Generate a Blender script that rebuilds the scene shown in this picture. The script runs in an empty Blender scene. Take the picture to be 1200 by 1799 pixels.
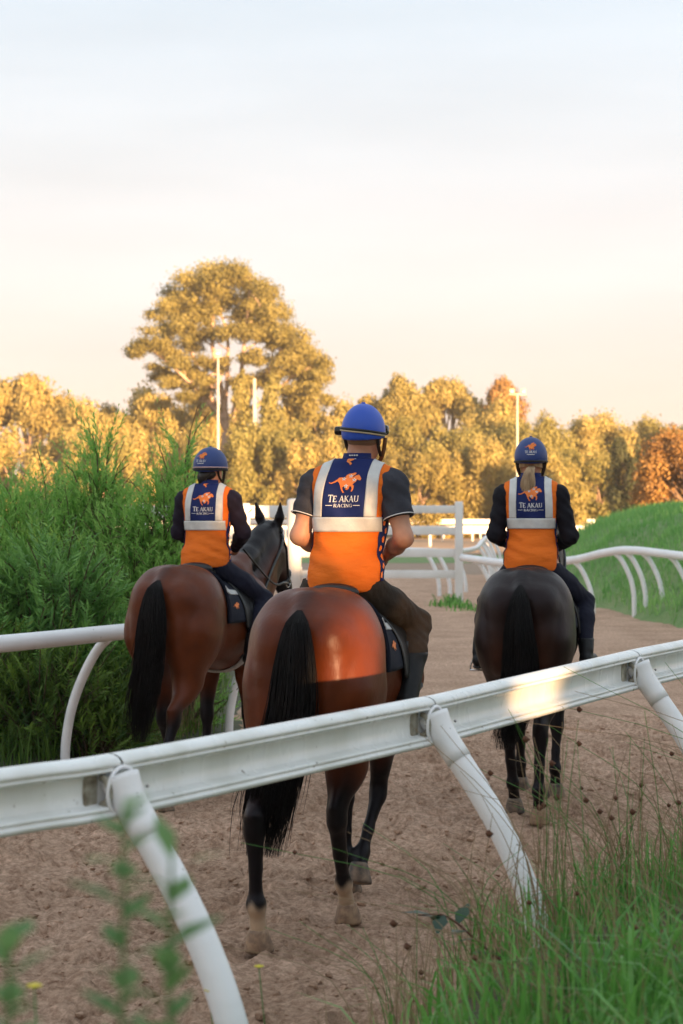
import bpy, bmesh, math, random
import numpy as np
from mathutils import Vector, Matrix
from mathutils.geometry import tessellate_polygon

scene = bpy.context.scene
C = scene.collection
R = math.radians

# ------------------------------------------------------------------ camera
CAM_H = 1.9
cam_data = bpy.data.cameras.new("camera")
cam = bpy.data.objects.new("camera", cam_data)
C.objects.link(cam)
cam.location = (0, 0, CAM_H)
cam.rotation_euler = (R(90), 0, 0)
cam_data.sensor_fit = 'VERTICAL'
cam_data.sensor_height = 36.0
cam_data.lens = 70.0
cam_data.shift_y = 0.003
cam_data.clip_start = 0.1
cam_data.clip_end = 3000
cam_data.dof.use_dof = True
cam_data.dof.focus_distance = 10.0
cam_data.dof.aperture_fstop = 4.8
scene.camera = cam

# ------------------------------------------------------------------ light
SUN_AZ = R(150)          # clockwise from +Y: behind the camera, to the right
SUN_EL = R(5.0)
SUN_TO = Vector((math.sin(SUN_AZ) * math.cos(SUN_EL), math.cos(SUN_AZ) * math.cos(SUN_EL), math.sin(SUN_EL)))
world = bpy.data.worlds.new("World")
scene.world = world
world.use_nodes = True
wn, wl = world.node_tree.nodes, world.node_tree.links
bg = wn["Background"]
bg.inputs[1].default_value = 0.1
sky = wn.new("ShaderNodeTexSky")
sky.sky_type = 'NISHITA'
sky.sun_disc = False
sky.sun_elevation = SUN_EL
sky.sun_rotation = SUN_AZ
sky.air_density = 1.0
sky.dust_density = 1.0
sky.ozone_density = 1.0
tc = wn.new("ShaderNodeTexCoord")
sep = wn.new("ShaderNodeSeparateXYZ")
wl.new(tc.outputs["Generated"], sep.inputs[0])
ramp = wn.new("ShaderNodeValToRGB")
cr = ramp.color_ramp
cr.elements[0].position = 0.0
cr.elements[0].color = (1.0, 0.79, 0.68, 1)
cr.elements[1].position = 0.5
cr.elements[1].color = (0.80, 0.91, 1.0, 1)
for pos, col in ((0.05, (1.0, 0.82, 0.73, 1)), (0.11, (0.96, 0.88, 0.85, 1)), (0.17, (0.91, 0.91, 0.93, 1)), (0.25, (0.84, 0.93, 1.02, 1))):
    e = cr.elements.new(pos)
    e.color = col
wl.new(sep.outputs[2], ramp.inputs[0])
# thin high cloud: faint streaks in the veil
wmap = wn.new("ShaderNodeMapping")
wmap.inputs["Scale"].default_value = (1.5, 1.5, 9.0)
wl.new(tc.outputs["Generated"], wmap.inputs[0])
wnoise = wn.new("ShaderNodeTexNoise")
wnoise.inputs["Scale"].default_value = 1.6
wnoise.inputs["Detail"].default_value = 4
wl.new(wmap.outputs[0], wnoise.inputs[0])
wmr = wn.new("ShaderNodeMapRange")
wmr.inputs[1].default_value = 0.3
wmr.inputs[2].default_value = 0.7
wmr.inputs[3].default_value = 0.88
wmr.inputs[4].default_value = 1.05
wl.new(wnoise.outputs[0], wmr.inputs[0])
VEIL = 1.80
vm = wn.new("ShaderNodeVectorMath")
vm.operation = 'SCALE'
wl.new(ramp.outputs[0], vm.inputs[0])
wmul = wn.new("ShaderNodeMath")
wmul.operation = 'MULTIPLY'
wmul.inputs[1].default_value = VEIL
wl.new(wmr.outputs[0], wmul.inputs[0])
wl.new(wmul.outputs[0], vm.inputs["Scale"])
nsc = wn.new("ShaderNodeVectorMath")
nsc.operation = 'SCALE'
nsc.inputs["Scale"].default_value = 0.04
wl.new(sky.outputs[0], nsc.inputs[0])
vadd = wn.new("ShaderNodeVectorMath")
vadd.operation = 'ADD'
wl.new(vm.outputs[0], vadd.inputs[0])
wl.new(nsc.outputs[0], vadd.inputs[1])
wl.new(vadd.outputs[0], bg.inputs[0])

sun_data = bpy.data.lights.new("sun", 'SUN')
sun_data.energy = 4.5
sun_data.angle = R(0.65)
sun_data.color = (1.0, 0.59, 0.28)
sun = bpy.data.objects.new("sun", sun_data)
C.objects.link(sun)
sun.rotation_euler = SUN_TO.to_track_quat('Z', 'Y').to_euler()

scene.view_settings.view_transform = 'Standard'
scene.view_settings.look = 'None'
scene.view_settings.exposure = 2.46
scene.view_settings.gamma = 1
scene.view_settings.use_curve_mapping = False
scene.render.engine = 'CYCLES'
scene.cycles.max_bounces = 6
scene.cycles.transparent_max_bounces = 6
try:
    scene.cycles.use_denoising = True
except Exception:
    pass

# ------------------------------------------------------------------ helpers
def tag(o, label=None, cat=None, group=None, kind=None):
    if label: o['label'] = label
    if cat: o['category'] = cat
    if group: o['group'] = group
    if kind: o['kind'] = kind
    return o

def empty(name, loc=(0, 0, 0), rz=0.0):
    o = bpy.data.objects.new(name, None)
    o.empty_display_size = 0.2
    o.location = loc
    o.rotation_euler = (0, 0, rz)
    C.objects.link(o)
    return o

def np_mesh(name, verts, faces_list, mats=None, parent=None, smooth=True, attrs=None, cols=None, fmat=None):
    """faces_list: list of (N,3) or (N,4) int arrays."""
    verts = np.asarray(verts, dtype=np.float32)
    me = bpy.data.meshes.new(name)
    me.vertices.add(len(verts))
    me.vertices.foreach_set("co", verts.ravel())
    faces_list = [np.asarray(f, dtype=np.int32) for f in faces_list if len(f)]
    nl = sum(f.size for f in faces_list)
    npoly = sum(len(f) for f in faces_list)
    me.loops.add(nl)
    me.polygons.add(npoly)
    me.loops.foreach_set("vertex_index", np.concatenate([f.ravel() for f in faces_list]))
    tot = np.concatenate([np.full(len(f), f.shape[1], dtype=np.int32) for f in faces_list])
    start = np.concatenate([[0], np.cumsum(tot)[:-1]]).astype(np.int32)
    me.polygons.foreach_set("loop_start", start)
    me.polygons.foreach_set("loop_total", tot)
    if fmat is not None:
        me.polygons.foreach_set("material_index", np.asarray(fmat, dtype=np.int32))
    me.polygons.foreach_set("use_smooth", np.full(npoly, smooth, dtype=bool))
    me.update(calc_edges=True)
    if attrs:
        for k, a in attrs.items():
            at = me.attributes.new(k, 'FLOAT', 'POINT')
            at.data.foreach_set("value", np.asarray(a, dtype=np.float32))
    if cols:
        for k, a in cols.items():
            at = me.attributes.new(k, 'FLOAT_COLOR', 'POINT')
            at.data.foreach_set("color", np.asarray(a, dtype=np.float32).ravel())
    if mats is not None:
        for m in (mats if isinstance(mats, (list, tuple)) else [mats]):
            me.materials.append(m)
    o = bpy.data.objects.new(name, me)
    C.objects.link(o)
    if parent is not None:
        o.parent = parent
    return o

class MB:
    """collects simple shapes into ONE mesh object"""
    def __init__(self):
        self.v, self.q, self.t, self.n = [], [], [], 0
    def add(self, v, faces):
        v = np.asarray(v, dtype=np.float64)
        faces = np.asarray(faces, dtype=np.int64)
        self.v.append(v)
        (self.q if faces.shape[1] == 4 else self.t).append(faces + self.n)
        self.n += len(v)
        return self
    def add_mixed(self, v, quads, tris):
        v = np.asarray(v, dtype=np.float64)
        self.v.append(v)
        if len(quads): self.q.append(np.asarray(quads) + self.n)
        if len(tris): self.t.append(np.asarray(tris) + self.n)
        self.n += len(v)
        return self
    def box(self, c, s, bev=0.0, rot=None):
        c = np.asarray(c, float); h = np.asarray(s, float) / 2
        if bev <= 0:
            v = np.array([[x, y, z] for z in (-1, 1) for y in (-1, 1) for x in (-1, 1)], float) * h
            f = [[0, 2, 3, 1], [4, 5, 7, 6], [0, 1, 5, 4], [2, 6, 7, 3], [0, 4, 6, 2], [1, 3, 7, 5]]
            q, t = f, []
        else:
            bm = bmesh.new()
            bmesh.ops.create_cube(bm, size=1)
            bmesh.ops.scale(bm, vec=Vector(h * 2), verts=bm.verts)
            bmesh.ops.bevel(bm, geom=bm.edges[:], offset=bev, segments=2, profile=0.5, affect='EDGES')
            v = np.array([x.co[:] for x in bm.verts])
            bm.verts.index_update()
            q = [[x.index for x in f.verts] for f in bm.faces if len(f.verts) == 4]
            t = [[x.index for x in f.verts] for f in bm.faces if len(f.verts) == 3]
            bm.free()
        if rot is not None:
            v = v @ np.asarray(rot).T
        return self.add_mixed(v + c, q, t)
    def tube(self, pts, rad, n=10, cap=True, sq=None):
        v, q, t = tube_arrays(pts, rad, n, cap, sq)
        return self.add_mixed(v, q, t)
    def build(self, name, mat, parent=None, smooth=True, attrs=None):
        fl = []
        if self.q: fl.append(np.concatenate(self.q))
        if self.t: fl.append(np.concatenate(self.t))
        return np_mesh(name, np.concatenate(self.v), fl, mat, parent, smooth, attrs)

def frames(P):
    P = np.asarray(P, float)
    T = np.gradient(P, axis=0)
    T /= np.linalg.norm(T, axis=1)[:, None] + 1e-12
    up = np.array([0, 0, 1.0]) if abs(T[0][2]) < 0.9 else np.array([0, 1.0, 0])
    N = np.zeros_like(P)
    n = up - T[0] * up.dot(T[0])
    n /= np.linalg.norm(n)
    for i in range(len(P)):
        n = n - T[i] * n.dot(T[i])
        n /= np.linalg.norm(n) + 1e-12
        N[i] = n
    return T, N, np.cross(T, N)

def tube_arrays(pts, rad, n=10, cap=True, sq=None):
    P = np.asarray(pts, float)
    r = np.broadcast_to(np.asarray(rad, float), (len(P),))
    T, N, B = frames(P)
    a = np.linspace(0, 2 * math.pi, n, endpoint=False)
    ca, sa = np.cos(a), np.sin(a)
    s1, s2 = sq if sq else (1, 1)
    V = (P[:, None, :] + r[:, None, None] * (s1 * ca[None, :, None] * N[:, None, :] + s2 * sa[None, :, None] * B[:, None, :])).reshape(-1, 3)
    m = len(P)
    i = np.arange(m - 1)[:, None] * n
    j = np.arange(n)[None, :]
    j2 = (j + 1) % n
    Q = np.stack([i + j, i + j2, i + n + j2, i + n + j], -1).reshape(-1, 4)
    Tt = []
    if cap:
        c0 = len(V); V = np.vstack([V, P[0], P[-1]])
        jj = np.arange(n); jj2 = (jj + 1) % n
        Tt = np.vstack([np.stack([np.full(n, c0), jj2, jj], -1), np.stack([np.full(n, c0 + 1), (m - 1) * n + jj, (m - 1) * n + jj2], -1)])
    return V, Q, Tt

def spline(pts, n):
    """Catmull-Rom through the points (any dimension)"""
    P = np.asarray(pts, float)
    if len(P) < 3:
        return np.array([P[0] + (P[-1] - P[0]) * t for t in np.linspace(0, 1, n)])
    E = np.vstack([2 * P[0] - P[1], P, 2 * P[-1] - P[-2]])
    u = np.linspace(0, len(P) - 1 - 1e-9, n)
    i = u.astype(int); t = (u - i)[:, None]
    p0, p1, p2, p3 = E[i], E[i + 1], E[i + 2], E[i + 3]
    return 0.5 * (2 * p1 + (p2 - p0) * t + (2 * p0 - 5 * p1 + 4 * p2 - p3) * t ** 2 + (3 * p1 - p0 - 3 * p2 + p3) * t ** 3)

def lp(a, b, t):
    return np.array(a, float) * (1 - t) + np.array(b, float) * t

def sstep(a, b, x):
    t = np.clip((np.asarray(x, float) - a) / (b - a), 0, 1)
    return t * t * (3 - 2 * t)

def vnoise(x, y, seed=0):
    """2D value noise in numpy"""
    rng = np.random.RandomState(seed)
    tab = rng.rand(256, 256)
    xi = np.floor(x).astype(int); yi = np.floor(y).astype(int)
    fx = x - xi; fy = y - yi
    fx = fx * fx * (3 - 2 * fx); fy = fy * fy * (3 - 2 * fy)
    a = tab[xi % 256, yi % 256]; b = tab[(xi + 1) % 256, yi % 256]
    c = tab[xi % 256, (yi + 1) % 256]; d = tab[(xi + 1) % 256, (yi + 1) % 256]
    return (a * (1 - fx) + b * fx) * (1 - fy) + (c * (1 - fx) + d * fx) * fy

def fbm(x, y, octv=4, seed=0):
    s, amp, tot = 0, 1.0, 0
    for o in range(octv):
        s = s + amp * vnoise(x * 2 ** o + 17.3 * o, y * 2 ** o + 9.1 * o, seed + o)
        tot += amp; amp *= 0.5
    return s / tot - 0.5

# ------------------------------------------------------------------ materials
def mat_new(name):
    m = bpy.data.materials.new(name)
    m.use_nodes = True
    nt = m.node_tree
    return m, nt.nodes, nt.links, nt.nodes["Principled BSDF"]

def mat(name, col, rough=0.5, col2=None, nscale=8.0, detail=5.0, bump=0.0, bscale=60.0, spec=0.5, metal=0.0,
        sheen=0.0, coat=0.0, stretch=(1, 1, 1), lo=0.35, hi=0.65, rvar=0.0, bdist=0.01, specks=None):
    m, N, L, bs = mat_new(name)
    tcn = N.new("ShaderNodeTexCoord")
    mp = N.new("ShaderNodeMapping")
    mp.inputs["Scale"].default_value = stretch
    L.new(tcn.outputs["Object"], mp.inputs[0])
    col = (*col, 1)
    bs.inputs["Base Color"].default_value = col
    bs.inputs["Roughness"].default_value = rough
    bs.inputs["Specular IOR Level"].default_value = spec
    bs.inputs["Metallic"].default_value = metal
    if sheen:
        bs.inputs["Sheen Weight"].default_value = sheen
    if coat:
        bs.inputs["Coat Weight"].default_value = coat
        bs.inputs["Coat Roughness"].default_value = 0.15
    nz = N.new("ShaderNodeTexNoise")
    nz.inputs["Scale"].default_value = nscale
    nz.inputs["Detail"].default_value = detail
    L.new(mp.outputs[0], nz.inputs[0])
    if col2 is None:
        col2 = tuple(c * 0.8 for c in col[:3])
    mr = N.new("ShaderNodeMapRange")
    mr.inputs[1].default_value = lo; mr.inputs[2].default_value = hi
    L.new(nz.outputs[0], mr.inputs[0])
    mx = N.new("ShaderNodeMix"); mx.data_type = 'RGBA'
    mx.inputs[6].default_value = col
    mx.inputs[7].default_value = (*col2, 1)
    L.new(mr.outputs[0], mx.inputs[0])
    L.new(mx.outputs[2], bs.inputs["Base Color"])
    if specks:                         # small scuffs and mud spots
        ns = N.new("ShaderNodeTexNoise"); ns.inputs["Scale"].default_value = specks[0]; ns.inputs["Detail"].default_value = 3
        L.new(tcn.outputs["Object"], ns.inputs[0])
        ms_ = N.new("ShaderNodeMapRange"); ms_.inputs[1].default_value = specks[1]; ms_.inputs[2].default_value = specks[1] + .05
        ms_.inputs[4].default_value = .75
        L.new(ns.outputs[0], ms_.inputs[0])
        mx2 = N.new("ShaderNodeMix"); mx2.data_type = 'RGBA'
        mx2.inputs[7].default_value = (.20, .17, .13, 1)
        L.new(ms_.outputs[0], mx2.inputs[0]); L.new(mx.outputs[2], mx2.inputs[6]); L.new(mx2.outputs[2], bs.inputs["Base Color"])
    if rvar:
        ma = N.new("ShaderNodeMath"); ma.operation = 'MULTIPLY_ADD'
        ma.inputs[1].default_value = rvar; ma.inputs[2].default_value = rough - rvar / 2
        L.new(nz.outputs[0], ma.inputs[0])
        L.new(ma.outputs[0], bs.inputs["Roughness"])
    if bump:
        nb = N.new("ShaderNodeTexNoise")
        nb.inputs["Scale"].default_value = bscale
        nb.inputs["Detail"].default_value = 4
        L.new(mp.outputs[0], nb.inputs[0])
        bp = N.new("ShaderNodeBump")
        bp.inputs["Strength"].default_value = bump
        bp.inputs["Distance"].default_value = bdist
        L.new(nb.outputs[0], bp.inputs["Height"])
        L.new(bp.outputs[0], bs.inputs["Normal"])
    return m

def leaf_mat(name, c1, c2, rough=0.55, trans=0.35, hue_obj=0.0, spec=0.3):
    """two-colour leaf: per-leaf 'tint' attribute mixes c1..c2; light also passes through"""
    m, N, L, bs = mat_new(name)
    at = N.new("ShaderNodeAttribute"); at.attribute_name = "tint"
    mx = N.new("ShaderNodeMix"); mx.data_type = 'RGBA'
    mx.inputs[6].default_value = (*c1, 1); mx.inputs[7].default_value = (*c2, 1)
    L.new(at.outputs["Fac"], mx.inputs[0])
    col = mx.outputs[2]
    if hue_obj:
        oi = N.new("ShaderNodeObjectInfo")
        mr = N.new("ShaderNodeMapRange")
        mr.inputs[3].default_value = 0.5 - hue_obj; mr.inputs[4].default_value = 0.5 + hue_obj
        L.new(oi.outputs["Random"], mr.inputs[0])
        mr2 = N.new("ShaderNodeMapRange")
        mr2.inputs[3].default_value = 1.2; mr2.inputs[4].default_value = 0.75
        L.new(oi.outputs["Random"], mr2.inputs[0])
        hs = N.new("ShaderNodeHueSaturation")
        L.new(mr.outputs[0], hs.inputs["Hue"]); L.new(mr2.outputs[0], hs.inputs["Value"])
        L.new(col, hs.inputs["Color"])
        col = hs.outputs[0]
    L.new(col, bs.inputs["Base Color"])
    bs.inputs["Roughness"].default_value = rough
    bs.inputs["Specular IOR Level"].default_value = spec
    tr = N.new("ShaderNodeBsdfTranslucent")
    L.new(col, tr.inputs[0])
    ms = N.new("ShaderNodeMixShader"); ms.inputs[0].default_value = trans
    L.new(bs.outputs[0], ms.inputs[1]); L.new(tr.outputs[0], ms.inputs[2])
    L.new(ms.outputs[0], N["Material Output"].inputs[0])
    return m

M = {}
M['white_rail'] = mat("white_rail_paint", (0.87, 0.865, 0.88), 0.36, (0.76, 0.755, 0.76), nscale=3, detail=8, bump=0.05, bscale=40, rvar=0.2, stretch=(1, 1, 3), lo=0.45, hi=0.8, specks=(34, .705))
M['rail_web'] = mat("weathered_white_rail", (0.84, 0.855, 0.85), 0.28, (0.66, 0.67, 0.63), nscale=5, detail=9, bump=0.04, bscale=50, rvar=0.25, stretch=(1.3, 1.3, 0.5), lo=0.42, hi=0.8, specks=(30, .69))
M['rail_dirt'] = mat("grimy_bracket", (0.45, 0.43, 0.36), 0.6, (0.16, 0.13, 0.09), nscale=25)
M['white_far'] = mat("white_fence_paint", (0.82, 0.82, 0.82), 0.5, (0.72, 0.71, 0.69), nscale=2)
M['dark_gap'] = mat("black_rubber", (0.02, 0.02, 0.02), 0.6)
M['screw'] = mat("steel_screw", (0.30, 0.29, 0.28), 0.35, metal=1.0)
# ------------------------------------------------------------------ implicit bodies (smooth unions turned into one continuous mesh)
class Field:
    def __init__(self, prims, h, pad=0.03, bounds=None, inflate=0.0, fold=None, clips=()):
        lo = np.full(3, 1e9); hi = -lo
        for p in prims:
            a, b = prim_bounds(p)
            lo = np.minimum(lo, a); hi = np.maximum(hi, b)
        lo -= pad + inflate; hi += pad + inflate
        if bounds is not None:
            lo = np.maximum(lo, bounds[0]); hi = np.minimum(hi, bounds[1])
        self.o, self.h = lo, h
        n = np.ceil((hi - lo) / h).astype(int) + 1
        self.n = n
        ax = [lo[i] + h * np.arange(n[i]) for i in range(3)]
        self.ax = ax
        F = np.full(n, 1.0, dtype=np.float32)
        for p in prims:
            k = p['k']
            a, b = prim_bounds(p)
            mg = k + inflate + 3 * h + 0.01
            i0 = np.clip(((a - mg - lo) / h).astype(int), 0, n - 1)
            i1 = np.clip(((b + mg - lo) / h).astype(int) + 2, 1, n)
            if np.any(i1 <= i0): continue
            sl = tuple(slice(i0[i], i1[i]) for i in range(3))
            X = ax[0][sl[0]][:, None, None]; Y = ax[1][sl[1]][None, :, None]; Z = ax[2][sl[2]][None, None, :]
            d = prim_eval(p, X, Y, Z)
            f = F[sl]
            if k > 0:
                hh = np.maximum(k - np.abs(f - d), 0) / k
                F[sl] = np.minimum(f, d) - hh * hh * k * 0.25
            else:
                F[sl] = np.minimum(f, d)
        F -= inflate
        X = ax[0][:, None, None]; Y = ax[1][None, :, None]; Z = ax[2][None, None, :]
        if fold is not None:
            F = F + fold(X, Y, Z).astype(np.float32)
        for cl_ in clips:          # keep nx*x+ny*y+nz*z <= c, or fn(x,y,z) <= 0
            if callable(cl_):
                F = np.maximum(F, cl_(X, Y, Z).astype(np.float32)); continue
            nx, ny, nz, c = cl_
            F = np.maximum(F, (nx * X + ny * Y + nz * Z - c).astype(np.float32))
        F[0], F[-1], F[:, 0], F[:, -1], F[:, :, 0], F[:, :, -1] = (np.maximum(s, h * .5) for s in (F[0], F[-1], F[:, 0], F[:, -1], F[:, :, 0], F[:, :, -1]))
        self.F = F
    def mesh(self):
        return surface_nets(self.F, self.o, self.h)
    def sample(self, P):
        q = (np.asarray(P) - self.o) / self.h
        q = np.clip(q, 0, self.n - 1.001)
        i = q.astype(int); f = q - i
        F = self.F
        r = 0
        for dx in (0, 1):
            wx = f[:, 0] if dx else 1 - f[:, 0]
            for dy in (0, 1):
                wy = f[:, 1] if dy else 1 - f[:, 1]
                for dz in (0, 1):
                    wz = f[:, 2] if dz else 1 - f[:, 2]
                    r = r + F[i[:, 0] + dx, i[:, 1] + dy, i[:, 2] + dz] * wx * wy * wz
        return r
    def drape(self, start, direc, off=0.002, steps=140):
        P = np.array(start, float); D = np.broadcast_to(np.asarray(direc, float), P.shape)
        D = D / np.linalg.norm(D, axis=1)[:, None]
        for _ in range(steps):
            d = self.sample(P)
            P = P + D * np.clip((d - off) * 0.7, -0.01, 0.02)[:, None]
        return P

def prim_bounds(p):
    if p['t'] == 'c':
        a, b = p['a'], p['b']
        return np.minimum(a - p['r1'], b - p['r2']), np.maximum(a + p['r1'], b + p['r2'])
    if p['t'] == 'e':
        r = max(p['r'])
        if p['R'] is None:
            return p['c'] - p['r'], p['c'] + p['r']
        return p['c'] - r, p['c'] + r
    if p['t'] == 'l':
        S = p['S']
        return (np.array([-S[:, 3].max(), S[0, 0], S[:, 2].min()]), np.array([S[:, 3].max(), S[-1, 0], S[:, 1].max()]))

def prim_eval(p, X, Y, Z):
    if p['t'] == 'c':
        a, b = p['a'], p['b']
        ba = b - a
        l2 = max(ba.dot(ba), 1e-9)
        px, py, pz = X - a[0], Y - a[1], Z - a[2]
        t = np.clip((px * ba[0] + py * ba[1] + pz * ba[2]) / l2, 0, 1)
        d = np.sqrt((px - t * ba[0]) ** 2 + (py - t * ba[1]) ** 2 + (pz - t * ba[2]) ** 2)
        return (d - (p['r1'] + (p['r2'] - p['r1']) * t)).astype(np.float32)
    if p['t'] == 'e':
        c, r = p['c'], p['r']
        px, py, pz = X - c[0], Y - c[1], Z - c[2]
        if p['R'] is not None:
            Rm = p['R']
            px, py, pz = (Rm[0, i] * px + Rm[1, i] * py + Rm[2, i] * pz for i in range(3))
        k0 = np.sqrt((px / r[0]) ** 2 + (py / r[1]) ** 2 + (pz / r[2]) ** 2)
        k1 = np.sqrt((px / r[0] ** 2) ** 2 + (py / r[1] ** 2) ** 2 + (pz / r[2] ** 2) ** 2)
        return (k0 * (k0 - 1) / np.maximum(k1, 1e-6)).astype(np.float32)
    if p['t'] == 'l':
        S = p['S']                      # y, top, bottom, halfwidth
        y = np.clip(Y, S[0, 0], S[-1, 0])
        yy = np.ravel(y)
        sp = p['sp']
        u = np.interp(yy, sp[:, 0], np.arange(len(sp)))
        top = np.interp(yy, sp[:, 0], sp[:, 1]).reshape(y.shape)
        bot = np.interp(yy, sp[:, 0], sp[:, 2]).reshape(y.shape)
        hw = np.interp(yy, sp[:, 0], sp[:, 3]).reshape(y.shape)
        zc = bot + (top - bot) * 0.47
        hh = np.where(Z > zc, top - zc, zc - bot)
        pz = Z - zc
        k0 = np.sqrt((X / hw) ** 2 + (pz / hh) ** 2)
        k1 = np.sqrt((X / hw ** 2) ** 2 + (pz / hh ** 2) ** 2)
        d = k0 * (k0 - 1) / np.maximum(k1, 1e-6)
        dy = Y - y
        return np.where(np.abs(dy) > 0, np.sqrt(np.maximum(d, 0) ** 2 + dy ** 2), d).astype(np.float32)

def cap(a, b, r1, r2=None, k=0.03):
    return dict(t='c', a=np.array(a, float), b=np.array(b, float), r1=r1, r2=r1 if r2 is None else r2, k=k)
def ell(c, r, k=0.03, R=None):
    return dict(t='e', c=np.array(c, float), r=np.array(r, float), R=None if R is None else np.array(R, float), k=k)
def loft(S, k=0.03):
    S = np.array(S, float)
    yy = np.linspace(S[0, 0], S[-1, 0], 120)
    E = spline(S, 400)
    sp = np.stack([yy] + [np.interp(yy, E[:, 0], E[:, i]) for i in (1, 2, 3)], 1)
    return dict(t='l', S=S, sp=sp, k=k)
def chain(pts, rad, k=0.03):
    return [cap(pts[i], pts[i + 1], rad[i], rad[i + 1], k) for i in range(len(pts) - 1)]

def surface_nets(F, o, h):
    S = F < 0
    nx, ny, nz = F.shape
    cnt = np.zeros((nx - 1, ny - 1, nz - 1), dtype=np.int8)
    for dx in (0, 1):
        for dy in (0, 1):
            for dz in (0, 1):
                cnt += S[dx:nx - 1 + dx, dy:ny - 1 + dy, dz:nz - 1 + dz]
    act = (cnt > 0) & (cnt < 8)
    I = np.argwhere(act)
    idx = np.full(act.shape, -1, dtype=np.int64)
    idx[act] = np.arange(len(I))
    acc = np.zeros((len(I), 3)); num = np.zeros(len(I))
    corners = [(a, b, c) for a in (0, 1) for b in (0, 1) for c in (0, 1)]
    for ca in corners:
        for axn in range(3):
            if ca[axn]: continue
            cb = list(ca); cb[axn] = 1
            fa = F[I[:, 0] + ca[0], I[:, 1] + ca[1], I[:, 2] + ca[2]]
            fb = F[I[:, 0] + cb[0], I[:, 1] + cb[1], I[:, 2] + cb[2]]
            m = (fa < 0) != (fb < 0)
            t = np.where(m, fa / np.where(m, fa - fb, 1), 0)
            p = np.array(ca, float)[None, :] + t[:, None] * (np.array(cb) - np.array(ca))[None, :]
            acc += np.where(m[:, None], p, 0); num += m
    V = (I + acc / num[:, None]) * h + o
    Q = []
    for axn in range(3):
        a1, a2 = (axn + 1) % 3, (axn + 2) % 3
        sl0 = [slice(None)] * 3; sl1 = [slice(None)] * 3
        sl0[axn] = slice(0, -1); sl1[axn] = slice(1, None)
        A = S[tuple(sl0)]; B = S[tuple(sl1)]
        E = np.argwhere(A != B)
        E = E[(E[:, a1] > 0) & (E[:, a2] > 0) & (E[:, a1] < F.shape[a1] - 1) & (E[:, a2] < F.shape[a2] - 1)]
        inside = A[E[:, 0], E[:, 1], E[:, 2]]
        def cell(d1, d2):
            c = E.copy(); c[:, a1] += d1; c[:, a2] += d2
            return idx[c[:, 0], c[:, 1], c[:, 2]]
        q = np.stack([cell(-1, -1), cell(0, -1), cell(0, 0), cell(-1, 0)], 1)
        q[~inside] = q[~inside][:, ::-1]
        Q.append(q)
    Q = np.concatenate(Q)
    # one light smoothing pass
    for _ in range(2):
        s = np.zeros_like(V); c = np.zeros(len(V))
        for i in range(4):
            j = (i + 1) % 4
            np.add.at(s, Q[:, i], V[Q[:, j]]); np.add.at(c, Q[:, i], 1)
        V = V * 0.6 + 0.4 * s / np.maximum(c, 1)[:, None]
    return V, Q

def sheet(field, fn, nu, nv, direc_fn, name, m, parent, off=0.002, thick=0.002):
    """a cloth piece laid on a body: fn(u,v)->start point, direc_fn(u,v)->direction; gets a closed thin thickness"""
    u, v = np.meshgrid(np.linspace(0, 1, nu), np.linspace(0, 1, nv), indexing='ij')
    u, v = u.ravel(), v.ravel()
    st = fn(u, v); dr = direc_fn(u, v)
    P = field.drape(st, dr, off + thick)
    Pi = field.drape(st, dr, max(off - 0.001, -0.003))
    n = nu * nv
    i = np.arange(nu - 1)[:, None] * nv; j = np.arange(nv - 1)[None, :]
    q = np.stack([i + j, i + nv + j, i + nv + j + 1, i + j + 1], -1).reshape(-1, 4)
    b = [k for k in range(nv)] + [k * nv + nv - 1 for k in range(1, nu)] + [(nu - 1) * nv + k for k in range(nv - 2, -1, -1)] + [k * nv for k in range(nu - 2, 0, -1)]
    b = np.array(b); b2 = np.roll(b, -1)
    side = np.stack([b, b2, b2 + n, b + n], 1)
    return np_mesh(name, np.vstack([P, Pi]), [q, q[:, ::-1] + n, side], m, parent)

def poly_tris(polys, cuts=1):
    """list of 2D polygons -> verts2d, tris (each subdivided a little)"""
    V, T = [], []
    n = 0
    for p in polys:
        vs = [Vector((a, b, 0)) for a, b in p]
        tr = tessellate_polygon([vs])
        V += [(a, b) for a, b in p]
        T += [(a + n, b + n, c + n) for a, b, c in tr]
        n += len(p)
    if cuts:
        bm = bmesh.new()
        bv = [bm.verts.new((a, b, 0)) for a, b in V]
        for t in T:
            try: bm.faces.new([bv[i] for i in t])
            except ValueError: pass
        bmesh.ops.subdivide_edges(bm, edges=bm.edges[:], cuts=cuts, use_grid_fill=True)
        bmesh.ops.triangulate(bm, faces=bm.faces[:])
        bm.verts.index_update()
        V = [(v.co.x, v.co.y) for v in bm.verts]
        T = [[v.index for v in f.verts] for f in bm.faces]
        bm.free()
    return np.array(V), np.array(T)

def decal(field, polys, to_start, direc, name, m, parent, off=0.005, cuts=1):
    """flat print (letters, emblem) lying on a body's surface"""
    V, T = poly_tris(polys, cuts)
    st = to_start(V[:, 0], V[:, 1])
    D = direc(V[:, 0], V[:, 1]) if callable(direc) else np.broadcast_to(np.array(direc, float), st.shape)
    P = field.drape(st, D, off)
    # orient faces toward the ray origin
    n = np.cross(P[T[:, 1]] - P[T[:, 0]], P[T[:, 2]] - P[T[:, 0]])
    flip = (n * D[T[:, 0]]).sum(1) > 0
    T = T.copy(); T[flip] = T[flip][:, ::-1]
    return np_mesh(name, P, [T], m, parent, smooth=True)

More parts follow.
